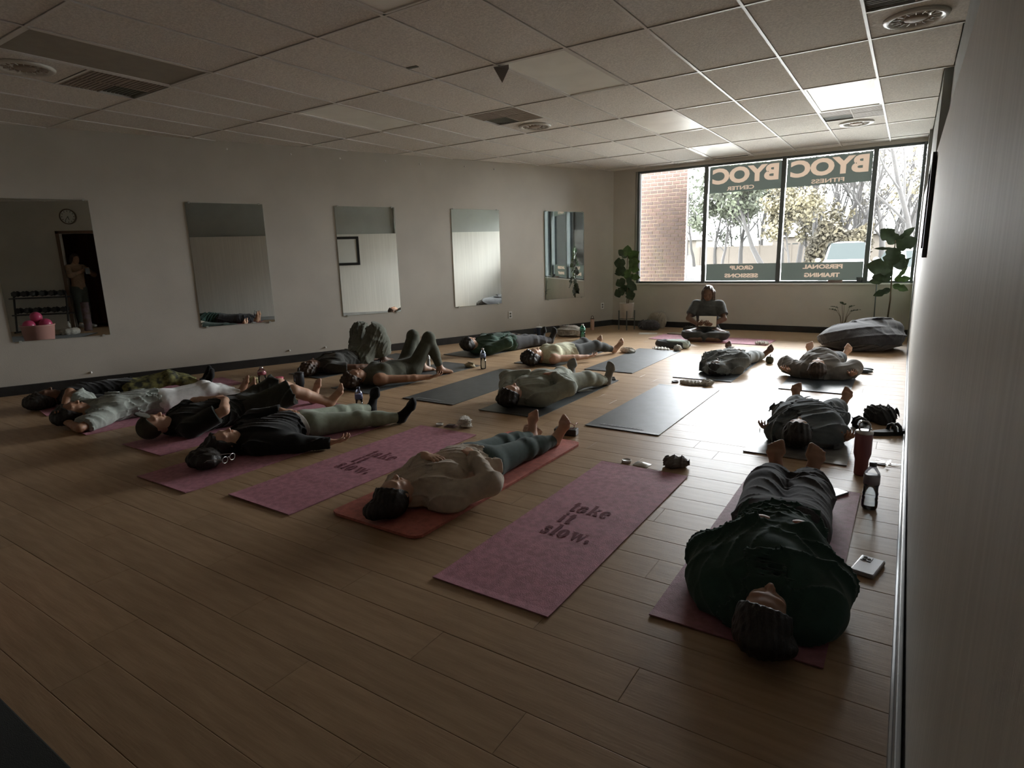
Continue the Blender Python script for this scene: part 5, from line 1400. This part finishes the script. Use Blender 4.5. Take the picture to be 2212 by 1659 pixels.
# ---------------------------------------------------------------- small things
def crumple(name, label, cat, loc, size, mat, seed=0, freq=22, amp=.02, res=.005, group=None, rz=0):
    e = empty(name, (loc[0], loc[1], .001), rz, label, cat, group)
    r = np.random.RandomState(seed)
    P = [ell((r.uniform(-.35, .35) * size[0], r.uniform(-.35, .35) * size[1], size[2] * .45), (size[0] * .36, size[1] * .36, size[2] * .5), None, .015) for _ in range(5)]
    sdf_obj('folds', [mesh_sdf(P, res, wr=folds((freq * 1.6,) * 3, amp * 1.1, seed), floor=.0)], mat, e)
    return e
WTISSUE = cloth('white_tissue', (.55, .53, .48)); TISSUEP = cloth('pink_white_tissue', (.50, .38, .36))
def disc(loc, label, r=.03, mat=WHITEP, g='pale candle discs beside the mats'):
    e = empty('candle_disc', (loc[0], loc[1], .001), 0, label, 'candle', g)
    MB().lathe([(r * .95, 0), (r, .004), (r, .014), (r * .9, .016), (r * .85, .012), (.001, .012)], 24).build('tin_disc', mat, e, True)
def packet(loc, label, w=.085, l=.06, rz=0, mat=None, band=None):
    e = empty('foil_packet', (loc[0], loc[1], .001), rz, label, 'packet', 'foil packets beside the mats')
    vs, fs = [], []
    n = 8
    for j in range(n + 1):
        for i in range(n + 1):
            u, v = i / n * 2 - 1, j / n * 2 - 1
            vs.append((u * w / 2, v * l / 2, .002 + .012 * (1 - u * u) * (1 - v * v) + .002 * math.sin(i * 3.1 + j * 1.7)))
    for j in range(n):
        for i in range(n): a = j * (n + 1) + i; fs.append((a, a + 1, a + n + 2, a + n + 1))
    b = len(vs); vs += [(x, y, 0) for x, y, z in vs[:]]
    fs += [tuple(b + q for q in f[::-1]) for f in fs[:]]
    MB().add(vs, fs).build('pouch', mat or M('silver_foil', (.5, .5, .48), .25, metal=.5), e, True)
    if band: MB().box(-w * .3, w * .3, -l * .28, l * .28, .0135, .0145).build('packet_label', band, e)
disc((-1.42, 3.47), 'pale round candle disc beyond the nearer empty rose mat', .03)
packet((-1.315, 3.47), 'clear foil packet beyond the nearer empty rose mat', .10, .075, -.1)
crumple('tea_pouch', 'small grey cloth pouch with drawstring beyond the nearer empty rose mat', 'pouch', (-1.115, 3.53), (.10, .09, .06), cloth('grey_pouch', (.22, .21, .20)), 3)
MB().tube([(-1.09, 3.53, .03), (-1.04, 3.52, .008), (-.99, 3.535, .004)], .004, 6)
disc((-3.075, 3.58), 'pale round candle disc beyond the farther empty rose mat', .03)
packet((-2.97, 3.60), 'dark foil packet beyond the farther empty rose mat', .10, .075, .1, M('plum_foil', (.14, .07, .08), .35), M('dark_label', (.05, .03, .03), .5))
crumple('tissue', 'crumpled white tissue beyond the farther empty rose mat', 'tissue', (-2.86, 3.64), (.09, .08, .07), WTISSUE, 5)
crumple('tissue', 'crumpled white tissue by the foot of the cream tank top sleeper', 'tissue', (-3.12, 7.62), (.16, .10, .06), WTISSUE, 6, res=.008)
crumple('tissue', 'scattered white tissue at the far end of the empty glare mat', 'tissue', (-1.75, 5.98), (.18, .10, .03), WTISSUE, 7, res=.006)
crumple('tissue', 'small crumpled tissue beside the glare mat\'s far corner', 'tissue', (-1.60, 5.98), (.08, .08, .05), WTISSUE, 8, res=.006)
disc((-1.93, 6.0), 'dark flat disc at the far corner of the glare mat', .035, M('dark_tin', (.08, .08, .08), .4))
crumple('tissue', 'creamy crumpled tissue beside the tall clear bottle', 'tissue', (-4.42, 5.82), (.14, .08, .05), cloth('cream_tissue', (.5, .44, .30)), 9, res=.006)
crumple('tissue', 'white tissue on the crosswise pink mat\'s end', 'tissue', (-1.66, 9.02), (.16, .10, .04), WTISSUE, 10, res=.007)
crumple('tissue', 'yellow and white scrap by the black shoes', 'tissue', (-6.15, 3.95), (.14, .08, .06), cloth('yellow_tissue', (.5, .46, .25)), 11, res=.007)
crumple('tissue', 'pink and white tissue beyond the clear shaker bottle', 'tissue', (-5.32, 3.80), (.11, .08, .04), TISSUEP, 12, res=.007)
crumple('tissue', 'white tissue in front of the folded bag', 'tissue', (-2.58, 8.02), (.10, .08, .07), WTISSUE, 13, res=.007)
crumple('tissue', 'flat white tissue left of the folded bag\'s front tissue', 'tissue', (-2.80, 8.02), (.20, .07, .02), WTISSUE, 14, res=.007)
crumple('tissue', 'pinkish tissue beside the sage sleeper\'s far elbow', 'tissue', (-3.22, 5.02), (.10, .08, .06), TISSUEP, 15, res=.007)
# phones, cases, glasses
def slab(name, label, cat, loc, w, l, h, rz, mat, extra=None):
    e = empty(name, (loc[0], loc[1], loc[2] if len(loc) > 2 else .001), rz, label, cat)
    MB().bevbox(-w / 2, w / 2, -l / 2, l / 2, 0, h, min(h * .35, .006)).build('case', mat, e)
    return e
PHG = M('pale_grey_phone', (.42, .40, .42), .35)
e = slab('phone', 'pale grey phone lying face down by the near right wall', 'phone', (-.035, 2.71), .090, .165, .018, -.22, PHG)
isl = MB().bevbox(-.036, .002, .028, .068, .018, .0205, .001).build('camera_island', M('phone_island', (.3, .29, .30), .3), e)
for q in ((-.020, .056), (-.020, .038), (-.004, .047)): MB().lathe([(.0075, .020), (.0075, .0225), (.005, .023), (.001, .0215)], 16, Matrix.Translation((q[0] - .004, q[1], 0))).build('camera_lens', MT['vent_dark'], isl, True)
e = slab('phone', 'dark phone at the far end of the sage sleeper\'s mat', 'phone', (-2.58, 5.86), .08, .16, .014, .5, M('dark_phone', (.02, .02, .02), .25))
slab('paper_slip', 'white paper slip beside the sage sleeper\'s legs', 'paper', (-2.60, 5.22, .0065), .10, .16, .002, -.5, WTISSUE)
slab('phone', 'flat dark phone at the right edge of the pale stone-patterned mat', 'phone', (-.22, 4.02 + 1.2, .007), .08, .15, .01, .3, M('dark_phone_b', (.03, .03, .03), .25))
slab('phone', 'phone tucked beside the dark green hoodie sleeper\'s cuffs', 'phone', (-.235, 3.50, .007), .075, .15, .010, -.5, M('grey_phone', (.18, .18, .19), .3))
for i, (dx, dy, lb) in enumerate(((0, 0, 'upper of the two dark oval cases by the broad sleeper'), (.0, -.12, 'lower of the two dark oval cases by the broad sleeper'))):
    e = empty('glasses_case', (-.31 + dx, 7.42 + dy, .001), 0, lb, 'case')
    MB().sphere((0, 0, .022), (.085, .04, .022), 20, 10).build('case_shell', M('teal_black_case', (.03, .045, .05), .4), e, True)
def eyeglasses(loc, label, rz, mat, s=1):
    e = empty('eyeglasses', loc, rz, label, 'glasses')
    for sx in (-1, 1):
        MB().tube([(sx * .033 + .024 * math.cos(a * PI / 8), 0, .022 + .02 * math.sin(a * PI / 8)) for a in range(17)], .0022, 6, False).build('rim', mat, e, True)
        MB().tube([(sx * .058, 0, .03), (sx * .062, .04, .03), (sx * .060, .11, .02), (sx * .058, .135, .004)], .002, 6).build('temple', mat, e, True)
    MB().tube([(-.010, 0, .028), (0, 0, .032), (.010, 0, .028)], .002, 6).build('bridge', mat, e, True)
    return e
eyeglasses((-3.50, 2.03, .10), 'metal eyeglasses resting beside the big dark bun', 1.9, STEEL)
eyeglasses((-2.03, 3.80, .055), 'red-rimmed eyeglasses lying on the dark case beyond the coral mat', .3, M('red_rim', (.3, .03, .03), .35))
slab('glasses_case', 'dark case beyond the coral mat under red eyeglasses', 'case', (-2.05, 3.83), .17, .08, .05, .2, M('black_case', (.02, .022, .02), .4))
crumple('tissue', 'white and orange packet scrap between the coral mat sleeper\'s feet', 'tissue', (-2.27, 3.72), (.13, .08, .05), cloth('peach_tissue', (.5, .40, .32)), 16)
# keys by the wall
e = empty('key_bunch', (-.005, 4.18, .001), 0, 'bunch of keys and tags at the foot of the right wall', 'keys')
MB().tube([(.02 * math.cos(a * PI / 6), .02 * math.sin(a * PI / 6), .006) for a in range(13)], .0015, 6, False).build('key_ring', STEEL, e, True)
for k in range(5):
    a = k * 1.1 + .3
    T = Matrix.Translation((.02 * math.cos(a), .02 * math.sin(a), .006 + k * .003)) @ Matrix.Rotation(a, 4, 'Z')
    MB().bevbox(0, .024, -.010, .010, 0, .002, .0008, T).box(.022, .055, -.004, .003, 0, .002, T).build('key', STEEL, e)
MB().bevbox(-.055, -.01, -.03, .0, 0, .006, .002).build('key_tag', M('dark_tag', (.06, .06, .055), .6), e)
# sandals and a cap by the wall
def sandal(loc, rz, label, tilt=0):
    e = empty('sandal', loc, rz, label, 'shoe', 'dark sandals by the right wall')
    if tilt: e.rotation_euler = (tilt, 0, rz)
    sole = [(.045 * math.cos(t) * (1 if math.sin(t) > 0 else .8), .125 * math.sin(t)) for t in [2 * PI * k / 24 for k in range(24)]]
    MB().poly(sole, 0, .03).build('sole', M('dark_sole', (.03, .03, .028), .7), e)
    for y in (.02, .06): MB().tube([(-.042, y, .02), (-.03, y, .06), (0, y, .075), (.03, y, .06), (.042, y, .02)], .012, 8).build('strap', M('dark_strap', (.035, .033, .03), .7), e, True)
    return e
sandal((-.02, 4.90, .001), -.9, 'dark sandal lying against the right wall, nearer one')
sandal((-.19, 4.98, .001), .5, 'dark sandal lying on the floor beside the other sandal')
crumple('scarf', 'dark bunched scarf on the sandals by the right wall', 'scarf', (-.08, 5.22), (.16, .16, .13), cloth('dark_scarf', (.05, .05, .048)), 20, res=.006)
# folded bag, blanket, papers, bag near the plant
e = empty('folded_mat_bag', (-2.71, 8.28, .001), -.1, 'dark folded bag with a pale green towel on top, behind the back row', 'bag')
sdf_obj('bag_folds', [mesh_sdf([ell((-.13, 0, .05), (.13, .11, .06), None, .05), ell((.08, 0, .05), (.17, .11, .055), None, .05)], .008, wr=folds((8, 20, 8), .012, 2), floor=0)], cloth('dark_grey_bag', (.06, .065, .065)), e)
sdf_obj('towel', [mesh_sdf([ell((.06, .0, .095), (.17, .09, .022), None, .04), ell((.20, -.02, .05), (.05, .08, .045), None, .03)], .008, wr=folds((8, 26, 8), .008, 4), floor=0)], cloth('pale_green_towel', (.38, .44, .40)), e)
crumple('blanket', 'crumpled off-white blanket against the mirror wall', 'blanket', (-4.62, 8.95), (.42, .34, .16), cloth('off_white_blanket', (.42, .40, .36)), 21, res=.010, freq=12, amp=.03)
crumple('scarf', 'dark and tan clothes heap behind the bottle green sleeper', 'clothes', (-5.25, 8.15), (.40, .14, .09), cloth('dark_tan_heap', (.16, .12, .08), var=.9, vscale=14), 22, res=.009)
crumple('handbag', 'dark shiny bag with beige pouch beside the fig plant stand', 'bag', (-3.74, 10.12), (.34, .24, .17), cloth('dark_bag', (.05, .05, .055), rough=.4, spec=.5), 23, res=.010)
crumple('pouch', 'beige pouch on the wall side of the dark shiny bag', 'pouch', (-3.72, 10.42), (.24, .14, .28), cloth('beige_pouch', (.30, .27, .22)), 24, res=.010)
slab('paper_sheet', 'white paper sheet on the floor in front of the dark shiny bag', 'paper', (-3.58, 9.62), .30, .22, .002, .3, WTISSUE)
slab('notebook', 'tan notebook on the floor left of the seated reader', 'book', (-3.10, 9.72), .30, .20, .018, -.1, cloth('tan_cover', (.26, .22, .16)))
crumple('pouch', 'dark pouch touching the seated reader\'s knee', 'pouch', (-3.02, 10.02), (.16, .14, .10), cloth('dark_pouch', (.06, .06, .055)), 25, res=.010)
# sheet held by the seated reader
e = empty('paper_sheet', (-2.44, 9.01, .305), .16, 'white sheet of paper held by the seated reader', 'paper')
vs = [(x * .125, .02 * math.cos(x * 1.2) + y * .02, y * .075) for y in (-1, -.3, .4, 1) for x in (-1, -.6, -.2, .2, .6, 1)]
fsx = [(j * 6 + i, j * 6 + i + 1, (j + 1) * 6 + i + 1, (j + 1) * 6 + i) for j in range(3) for i in range(5)]
vs2 = [(x, y + .0015, z) for x, y, z in vs]
MB().add(vs + vs2, fsx + [tuple(24 + q for q in f[::-1]) for f in fsx]).build('sheet', M('paper_white', (.75, .73, .66), .8), e)
# ---------------------------------------------------------------- beanbag
e = empty('beanbag', (-.42, 9.12, .0), 0, 'large dark grey furry beanbag in the right window corner', 'beanbag')
sdf_obj('beanbag_cover', [mesh_sdf([ell((-.02, .0, .16), (.48, .46, .18), None, .05), ell((-.18, .02, .13), (.36, .40, .15), None, .05), ell((.12, .25, .25), (.30, .30, .14), None, .08)], .014, [((.475, 0, 0), (1, 0, 0))], folds((5, 5, 8), .028, 5), floor=.0)], cloth('dark_fur', (.030, .029, .032), bump=1.0, bscale=90, sheen=.3), e)
# ---------------------------------------------------------------- plants
LEAF = M('fig_leaf', (.060, .115, .028), .4, var=.25, vscale=10, spec=.4); LEAFD = M('dark_fig_leaf', (.030, .055, .022), .4, var=.2, vscale=10, spec=.4); STEMM = M('plant_stem', (.10, .075, .04), .8)
def leaf_mesh(L, W, droop=.3, fold=.15, lobed=True):
    vs, fs = [], []; n, m = 12, 6
    for i in range(n + 1):
        t = i / n
        w = W * (math.sin(PI * t ** .8) ** .75) * (1 - .28 * math.exp(-((t - .42) / .10) ** 2) if lobed else 1) * (1.15 if t > .5 and lobed else 1)
        w = max(w, .002)
        for j in range(m + 1):
            u = j / m * 2 - 1
            vs.append((u * w / 2, L * t, -droop * L * t * t + fold * abs(u) * w + .008 * math.sin(t * 22) * abs(u)))
    for i in range(n):
        for j in range(m): a = i * (m + 1) + j; fs.append((a, a + 1, a + m + 2, a + m + 1))
    b = len(vs); vs += [(x, y, z - .0012) for x, y, z in vs[:]]
    fs += [tuple(b + q for q in f[::-1]) for f in fs[:]]
    return vs, fs
def leaf_at(e, p, ang, L, W, mt, yaw=0.0, droop=.25):
    """leaf growing from p along the direction ang (in the window plane), its face turned yaw away from the room"""
    d = Vector((math.cos(ang), -.25, math.sin(ang))).normalized()
    nrm_ = Vector((math.sin(yaw), -math.cos(yaw), .15)); nrm_ = (nrm_ - d * nrm_.dot(d)).normalized(); sd = d.cross(nrm_)
    T = Matrix(((sd.x, d.x, nrm_.x, p[0]), (sd.y, d.y, nrm_.y, p[1]), (sd.z, d.z, nrm_.z, p[2]), (0, 0, 0, 1)))
    vs, fs = leaf_mesh(L, W, droop)
    return MB().add([T @ Vector(v) for v in vs], fs).build('leaf', mt, e, True)
rl = random.Random(11)
pb = (-4.13, 10.02, .40)
e = empty('fig_plant', (pb[0], pb[1], .43), 0, 'fiddle leaf fig in a white pot on a dark stand in the left window corner', 'plant')
for pts in ([(0, 0, .0), (.01, 0, .3), (-.01, .01, .6), (.01, 0, .85)], [(0.02, 0, .0), (.06, .02, .3), (.07, 0, .6)]): MB().tube(pts, [.010] + [.007] * 3 if len(pts) == 4 else [.010, .007, .007], 8).build('stem', STEMM, e, True)
for (x, z, an, L, W, mt, yw) in [(-.01, .82, 2.3, .20, .13, LEAFD, .5), (.0, .84, 1.5, .19, .16, LEAF, .2), (.02, .78, .7, .22, .19, LEAF, -.1), (.03, .72, .2, .20, .17, LEAF, .0), (.03, .66, -.25, .20, .15, LEAF, -.3), (.0, .62, -1.4, .20, .14, LEAF, .2),
                                (-.02, .72, 3.0, .21, .18, LEAFD, .3), (-.02, .62, 3.3, .20, .17, LEAFD, .6), (-.02, .52, 2.9, .22, .08, LEAFD, .9), (.03, .50, -.1, .20, .12, LEAF, -.6), (.02, .48, -.9, .24, .12, LEAFD, .0), (-.02, .44, 3.6, .20, .15, LEAFD, .2),
                                (.03, .38, -.5, .20, .14, LEAFD, .4), (-.02, .34, -2.3, .22, .17, LEAFD, -.2), (.03, .28, -1.2, .20, .18, LEAFD, .1), (-.03, .26, -2.7, .20, .16, LEAFD, .4), (.02, .36, -1.6, .18, .16, LEAFD, -.3), (.05, .60, .9, .16, .13, LEAF, .5)]:
    leaf_at(e, (x, rl.uniform(-.05, .05), z), an, L, W, mt, yw)
e = empty('plant_pot', (pb[0], pb[1], .20), 0, 'white tapered pot holding the left fiddle leaf fig', 'pot')
MB().lathe([(.085, 0), (.10, .01), (.125, .26), (.13, .27), (.115, .27), (.11, .23), (.001, .22)], 28).build('pot_shell', M('white_glaze', (.50, .47, .42), .35), e, True)
e = empty('plant_stand', (pb[0], pb[1], 0), .4, 'dark metal four-legged stand under the white pot', 'stand')
for k in range(4):
    a = k * PI / 2
    MB().tube([(.135 * math.cos(a), .135 * math.sin(a), .0), (.135 * math.cos(a), .135 * math.sin(a), .34)], .010, 8).build('leg', MT['frame'], e)
MB().tube([(-.135, 0, .19), (.135, 0, .19)], .007, 6).tube([(0, -.135, .19), (0, .135, .19)], .007, 6).build('cross_brace', MT['frame'], e)
# right fig: tall bare stem, leaves against the window
pr = (-.20, 10.05)
e = empty('fig_plant', (pr[0], pr[1], .28), 0, 'tall fiddle leaf fig silhouetted against the right-hand pane behind the beanbag', 'plant')
MB().tube([(0, 0, .0), (.01, 0, .3), (0, .0, .6), (.0, 0, 1.12)], [.012, .010, .009, .006], 8).build('stem', STEMM, e, True)
for (x, z, an, L, W, mt, yw) in [(.02, 1.08, 2.35, .28, .20, LEAFD, .1), (.03, 1.10, .85, .27, .10, LEAFD, -.2), (.02, 1.02, .45, .30, .20, LEAFD, .1), (.0, 1.02, -1.7, .26, .22, LEAFD, .0), (.02, .92, -1.0, .24, .20, LEAFD, .2),
                                 (.0, .72, 2.9, .32, .23, LEAFD, .0), (.01, .70, 3.5, .26, .16, LEAFD, .2), (.0, .60, 3.3, .27, .12, LEAFD, .3), (.04, .56, .95, .24, .06, LEAF, .3), (.03, .58, .1, .20, .09, LEAF, .5), (.0, 1.0, 3.05, .24, .045, LEAFD, .2),
                                 (.02, .50, -.3, .20, .10, LEAF, .3), (.03, .78, .5, .20, .04, LEAFD, .2), (.0, .45, 3.6, .22, .10, LEAFD, .4)]:
    leaf_at(e, (x, rl.uniform(-.04, .04), z), an, min(L, .25) if math.cos(an) > 0 else L, W, mt, yw)
e = empty('plant_pot', (pr[0], pr[1], .0), 0, 'grey pot behind the beanbag holding the tall fig', 'pot')
MB().lathe([(.11, 0), (.13, .01), (.16, .26), (.165, .27), (.15, .27), (.14, .23), (.001, .22)], 28).build('pot_shell', M('grey_glaze', (.14, .13, .12), .5), e, True)
# trailing plant and thin pole on the sill
e = empty('small_potted_plant', (-.77, 10.30, .0), 0, 'slim plant in a small pot standing left of the beanbag', 'plant')
MB().lathe([(.05, 0), (.06, .005), (.07, .10), (.06, .10), (.001, .09)], 18).build('small_pot', M('brown_pot', (.12, .09, .06), .7), e, True)
for k in range(7):
    a = k * .95; MB().tube([(0, 0, .08), (.05 * math.cos(a), .04 * math.sin(a), .30), (.13 * math.cos(a), .08 * math.sin(a), .42 + .05 * (k % 3))], [.004, .003, .001], 5).build('stem', STEMM, e, True)
    vs, fs = leaf_mesh(.12, .05, .3, .1, False)
    T = Matrix.Translation((.10 * math.cos(a), .07 * math.sin(a), .38 + .05 * (k % 3))) @ Matrix.Rotation(a - PI / 2, 4, 'Z') @ Matrix.Rotation(.5, 4, 'X')
    MB().add([T @ Vector(v) for v in vs], fs).build('leaf', LEAFD, e, True)
e = empty('thin_pole', (-.395, 10.45, .0), 0, 'thin dark pole leaning at the sill behind the beanbag', 'pole')
MB().tube([(.02, .0, 0), (.0, .09, .95)], .008, 8).build('pole_shaft', MT['frame'], e, True)
SZ = Z_SILL + .0045
e = empty('dark_bottle', (-.36, 10.66, SZ), 0, 'small dark bottle on the window sill in the right-hand pane', 'bottle')
MB().lathe([(.03, 0), (.033, .005), (.033, .10), (.02, .12), (.018, .15), (.001, .15)], 16).build('bottle_body', MT['frame'], e, True)
e = empty('sill_cup', (-.62, 10.64, SZ), 0, 'dark cup on the window sill beside the last mullion', 'cup')
MB().lathe([(.03, 0), (.042, .005), (.048, .085), (.044, .085), (.04, .02), (.001, .015)], 18).build('cup_body', MT['frame'], e, True)
slab('sill_box', 'small pinkish box on the window sill under the personal training film', 'box', (-.95, 10.63, SZ), .20, .05, .045, 0, cloth('pink_box', (.22, .17, .15)))
# ---------------------------------------------------------------- wall and ceiling details
e = empty('picture_frame', (xr(5.45) - .004, 5.46, 1.575), -.0032, 'thick black picture frame on the right wall seen edge-on', 'picture')
e.rotation_euler = (0, .0, .003)
fw, fh, ft, fd = .90, .68, .060, .024
for (y0, y1, z0, z1) in ((-fw / 2, fw / 2, fh / 2 - ft, fh / 2), (-fw / 2, fw / 2, -fh / 2, -fh / 2 + ft), (-fw / 2, -fw / 2 + ft, -fh / 2 + ft, fh / 2 - ft), (fw / 2 - ft, fw / 2, -fh / 2 + ft, fh / 2 - ft)):
    MB().bevbox(-fd, 0, y0, y1, z0, z1, .002).build('frame_bar', M('black_frame', (.012, .012, .012), .4) if 'bf' not in MT else MT['bf'], e)
MB().box(-.008, -.002, -fw / 2 + ft, fw / 2 - ft, -fh / 2 + ft, fh / 2 - ft).build('picture_mat', M('white_mount', (.55, .56, .54), .7), e)
# curled paper scrap hanging from the ceiling
e = empty('hanging_paper', (CX0 - 4 * CDX + .02, CY0 + .02, H_CEIL - .005), 0, 'curled grey paper scrap hanging beside the stained ceiling light', 'paper')
MB().add([(-.06, 0, 0), (.07, .02, 0), (.05, .05, -.02), (.005, .02, -.12), (-.06, .002, .001), (.07, .022, .001), (.052, .052, -.019), (.007, .022, -.119)], [(0, 1, 2, 3), (7, 6, 5, 4), (0, 3, 7, 4), (3, 2, 6, 7)]).build('scrap', M('grey_paper', (.28, .26, .25), .9), e)
e = empty('sensor_slot', (CX0 - 4.9 * CDX, CY0 - .35, H_CEIL + .003), .1, 'small dark slotted hole in a ceiling tile left of the paper scrap', 'fitting')
MB().bevbox(-.05, .05, -.018, .018, -.004, .004, .002).build('slot_plate', MT['vent_dark'], e)
e = empty('ceiling_register', (-2.55, 10.35, H_CEIL - .002), 0, 'slim linear air register above the window', 'vent')
MB().bevbox(-.30, .30, -.045, .045, -.008, .002, .002).build('register_plate', MT['tbar'], e)
for k in range(3): MB().box(-.27, .27, -.03 + k * .025, -.018 + k * .025, -.010, -.007).build('slot', MT['vent_dark'], e)
# ---------------------------------------------------------------- things behind the camera, seen in the leftmost mirror
e = empty('wall_clock', (.103, -.25, 2.46), 0, 'round white wall clock with a dark rim reflected in the leftmost mirror', 'clock')
RY = Matrix.Rotation(-PI / 2, 4, 'Y')
MB().lathe([(.165, 0), (.165, .03), (.145, .035), (.145, .02), (.14, .0)], 40, RY).build('clock_rim', M('bronze_rim', (.10, .07, .04), .4), e, True)
MB().lathe([(.147, .012), (.146, .018), (.001, .018)], 40, RY).build('clock_face', M('clock_white', (.6, .6, .56), .6), e)
for k in range(12):
    a = k * PI / 6
    MB().box(.018, .021, -.006, .006, .105, .13, Matrix.Rotation(a, 4, 'X') @ Matrix.Scale(-1, 4, (1, 0, 0))).build('hour_mark', MT['black_trim'], e)
MB().box(-.024, -.021, -.005, .005, -.01, .075, Matrix.Rotation(-2.9, 4, 'X')).build('hour_hand', MT['black_trim'], e)
MB().box(-.026, -.023, -.004, .004, -.01, .11, Matrix.Rotation(2.5, 4, 'X')).build('minute_hand', MT['black_trim'], e)
# dark curtain in the doorway
e = empty('doorway_curtain', (.60, -.25, 0), 0, 'dark red-brown curtain filling the doorway reflected in the leftmost mirror', 'curtain')
vs = []; fs = []
for i in range(41):
    y = -.55 + i * 1.5 / 40; x = .03 * math.sin(i * 1.3)
    vs += [(x, y, .05), (x, y, 2.3), (x + .01, y, .05), (x + .01, y, 2.3)]
for i in range(40):
    a = i * 4; fs += [(a, a + 4, a + 5, a + 1), (a + 2, a + 3, a + 7, a + 6)]
MB().add(vs, fs).build('curtain_cloth', cloth('maroon_curtain', (.05, .02, .015)), e, True)
# door casing
dcas = MB().bevbox(.09, .105, -.56, -.49, 0, 2.16, .003).bevbox(.09, .105, -.56, .42, 2.10, 2.16, .003)
tag(dcas.build('trim_1', M('brown_casing', (.10, .055, .03), .5)), 'brown door casing behind the camera', kind='structure')
# pink basket with balls
bk_ = (-2.95, .24)
e = empty('laundry_basket', (bk_[0], bk_[1], 0), 0, 'pale pink round basket reflected in the leftmost mirror', 'basket')
MB().lathe([(.20, 0), (.21, .01), (.25, .34), (.265, .36), (.255, .37), (.24, .35), (.20, .02), (.001, .015)], 36).build('basket_wall', M('pink_plastic', (.55, .30, .27), .5), e, True)
for i, (dx, dy, dz, r, lb) in enumerate([(-.125, -.07, .36, .10, 'bright pink ball at the left of the basket'), (.118, -.05, .35, .10, 'pale pink ball at the right of the basket'), (.0, .135, .37, .10, 'pink ball at the back of the basket'), (.0, -.0, .50, .095, 'topmost pink ball in the basket')]):
    e = empty('exercise_ball', (bk_[0] + dx, bk_[1] + dy, dz), 0, lb, 'ball', 'pink balls in the basket')
    MB().sphere((0, 0, 0), r, 24, 14).build('ball_skin', M('ball_pink', (.55, .07, .17) if i != 1 else (.5, .2, .22), .3), e, True)
# dumbbell rack with dumbbells
rk = (-.22, -.93)
e = empty('dumbbell_rack', (rk[0], rk[1], 0), PI / 2, 'black two-tier dumbbell rack reflected in the leftmost mirror', 'rack')
for sx in (-.50, .50):
    MB().tube([(sx, .12, .0), (sx, -.02, .80)], .02, 8).build('rack_post', MT['black_trim'], e)
    MB().tube([(sx, -.18, .015), (sx, .2, .015)], .02, 8).build('rack_foot', MT['black_trim'], e)
for z in (.38, .74): MB().bevbox(-.55, .55, -.13, .10, z - .015, z + .01, .004).build('rack_shelf', MT['black_trim'], e)
def dumbbell(loc, lb, r):
    d = empty('dumbbell', loc, 0, lb, 'dumbbell', 'black dumbbells on the rack')
    T = Matrix.Rotation(PI / 2, 4, 'Y')
    for s_ in (-1, 1): MB().lathe([(r * .8, -.03), (r, -.022), (r, .022), (r * .8, .03)], 6, Matrix.Translation((s_ * .065, 0, 0)) @ T).build('weight_head', MT['black_trim'], d)
    MB().lathe([(.014, -.05), (.014, .05)], 10, T).build('grip', STEEL, d, True)
for j, z in enumerate((.40, .76)):
    for k in range(6):
        dumbbell((rk[0] + .0, rk[1] - .44 + k * .175, z + .072), 'black hexagonal dumbbell, %s from the left on the %s rack shelf' % (['first', 'second', 'third', 'fourth', 'fifth', 'sixth'][k], ('lower', 'upper')[j]), .062)
e = empty('foam_roller', (-.50, .02, 0), 0, 'patterned foam roller standing by the rack in the mirror', 'roller')
mb = MB().lathe([(.075, 0), (.08, .01)] + [(.08 - (.006 if k % 2 else 0), .03 + k * .035) for k in range(17)] + [(.075, .62), (.001, .62)], 20)
o = mb.build('roller_body', M('brown_purple_roller', (.10, .07, .05), .7, col2=(.16, .11, .14), vscale=9), e, True)
crumple('towel', 'crumpled white towel on the floor reflected in the leftmost mirror', 'towel', (-1.25, -.02), (.30, .22, .14), WTISSUE, 31, res=.010)
water_bottle((-.80, -.22), 'white bottle beside the foam roller in the mirror', .24, .035, WHITEP, WHITEP, tint=WHITEP)
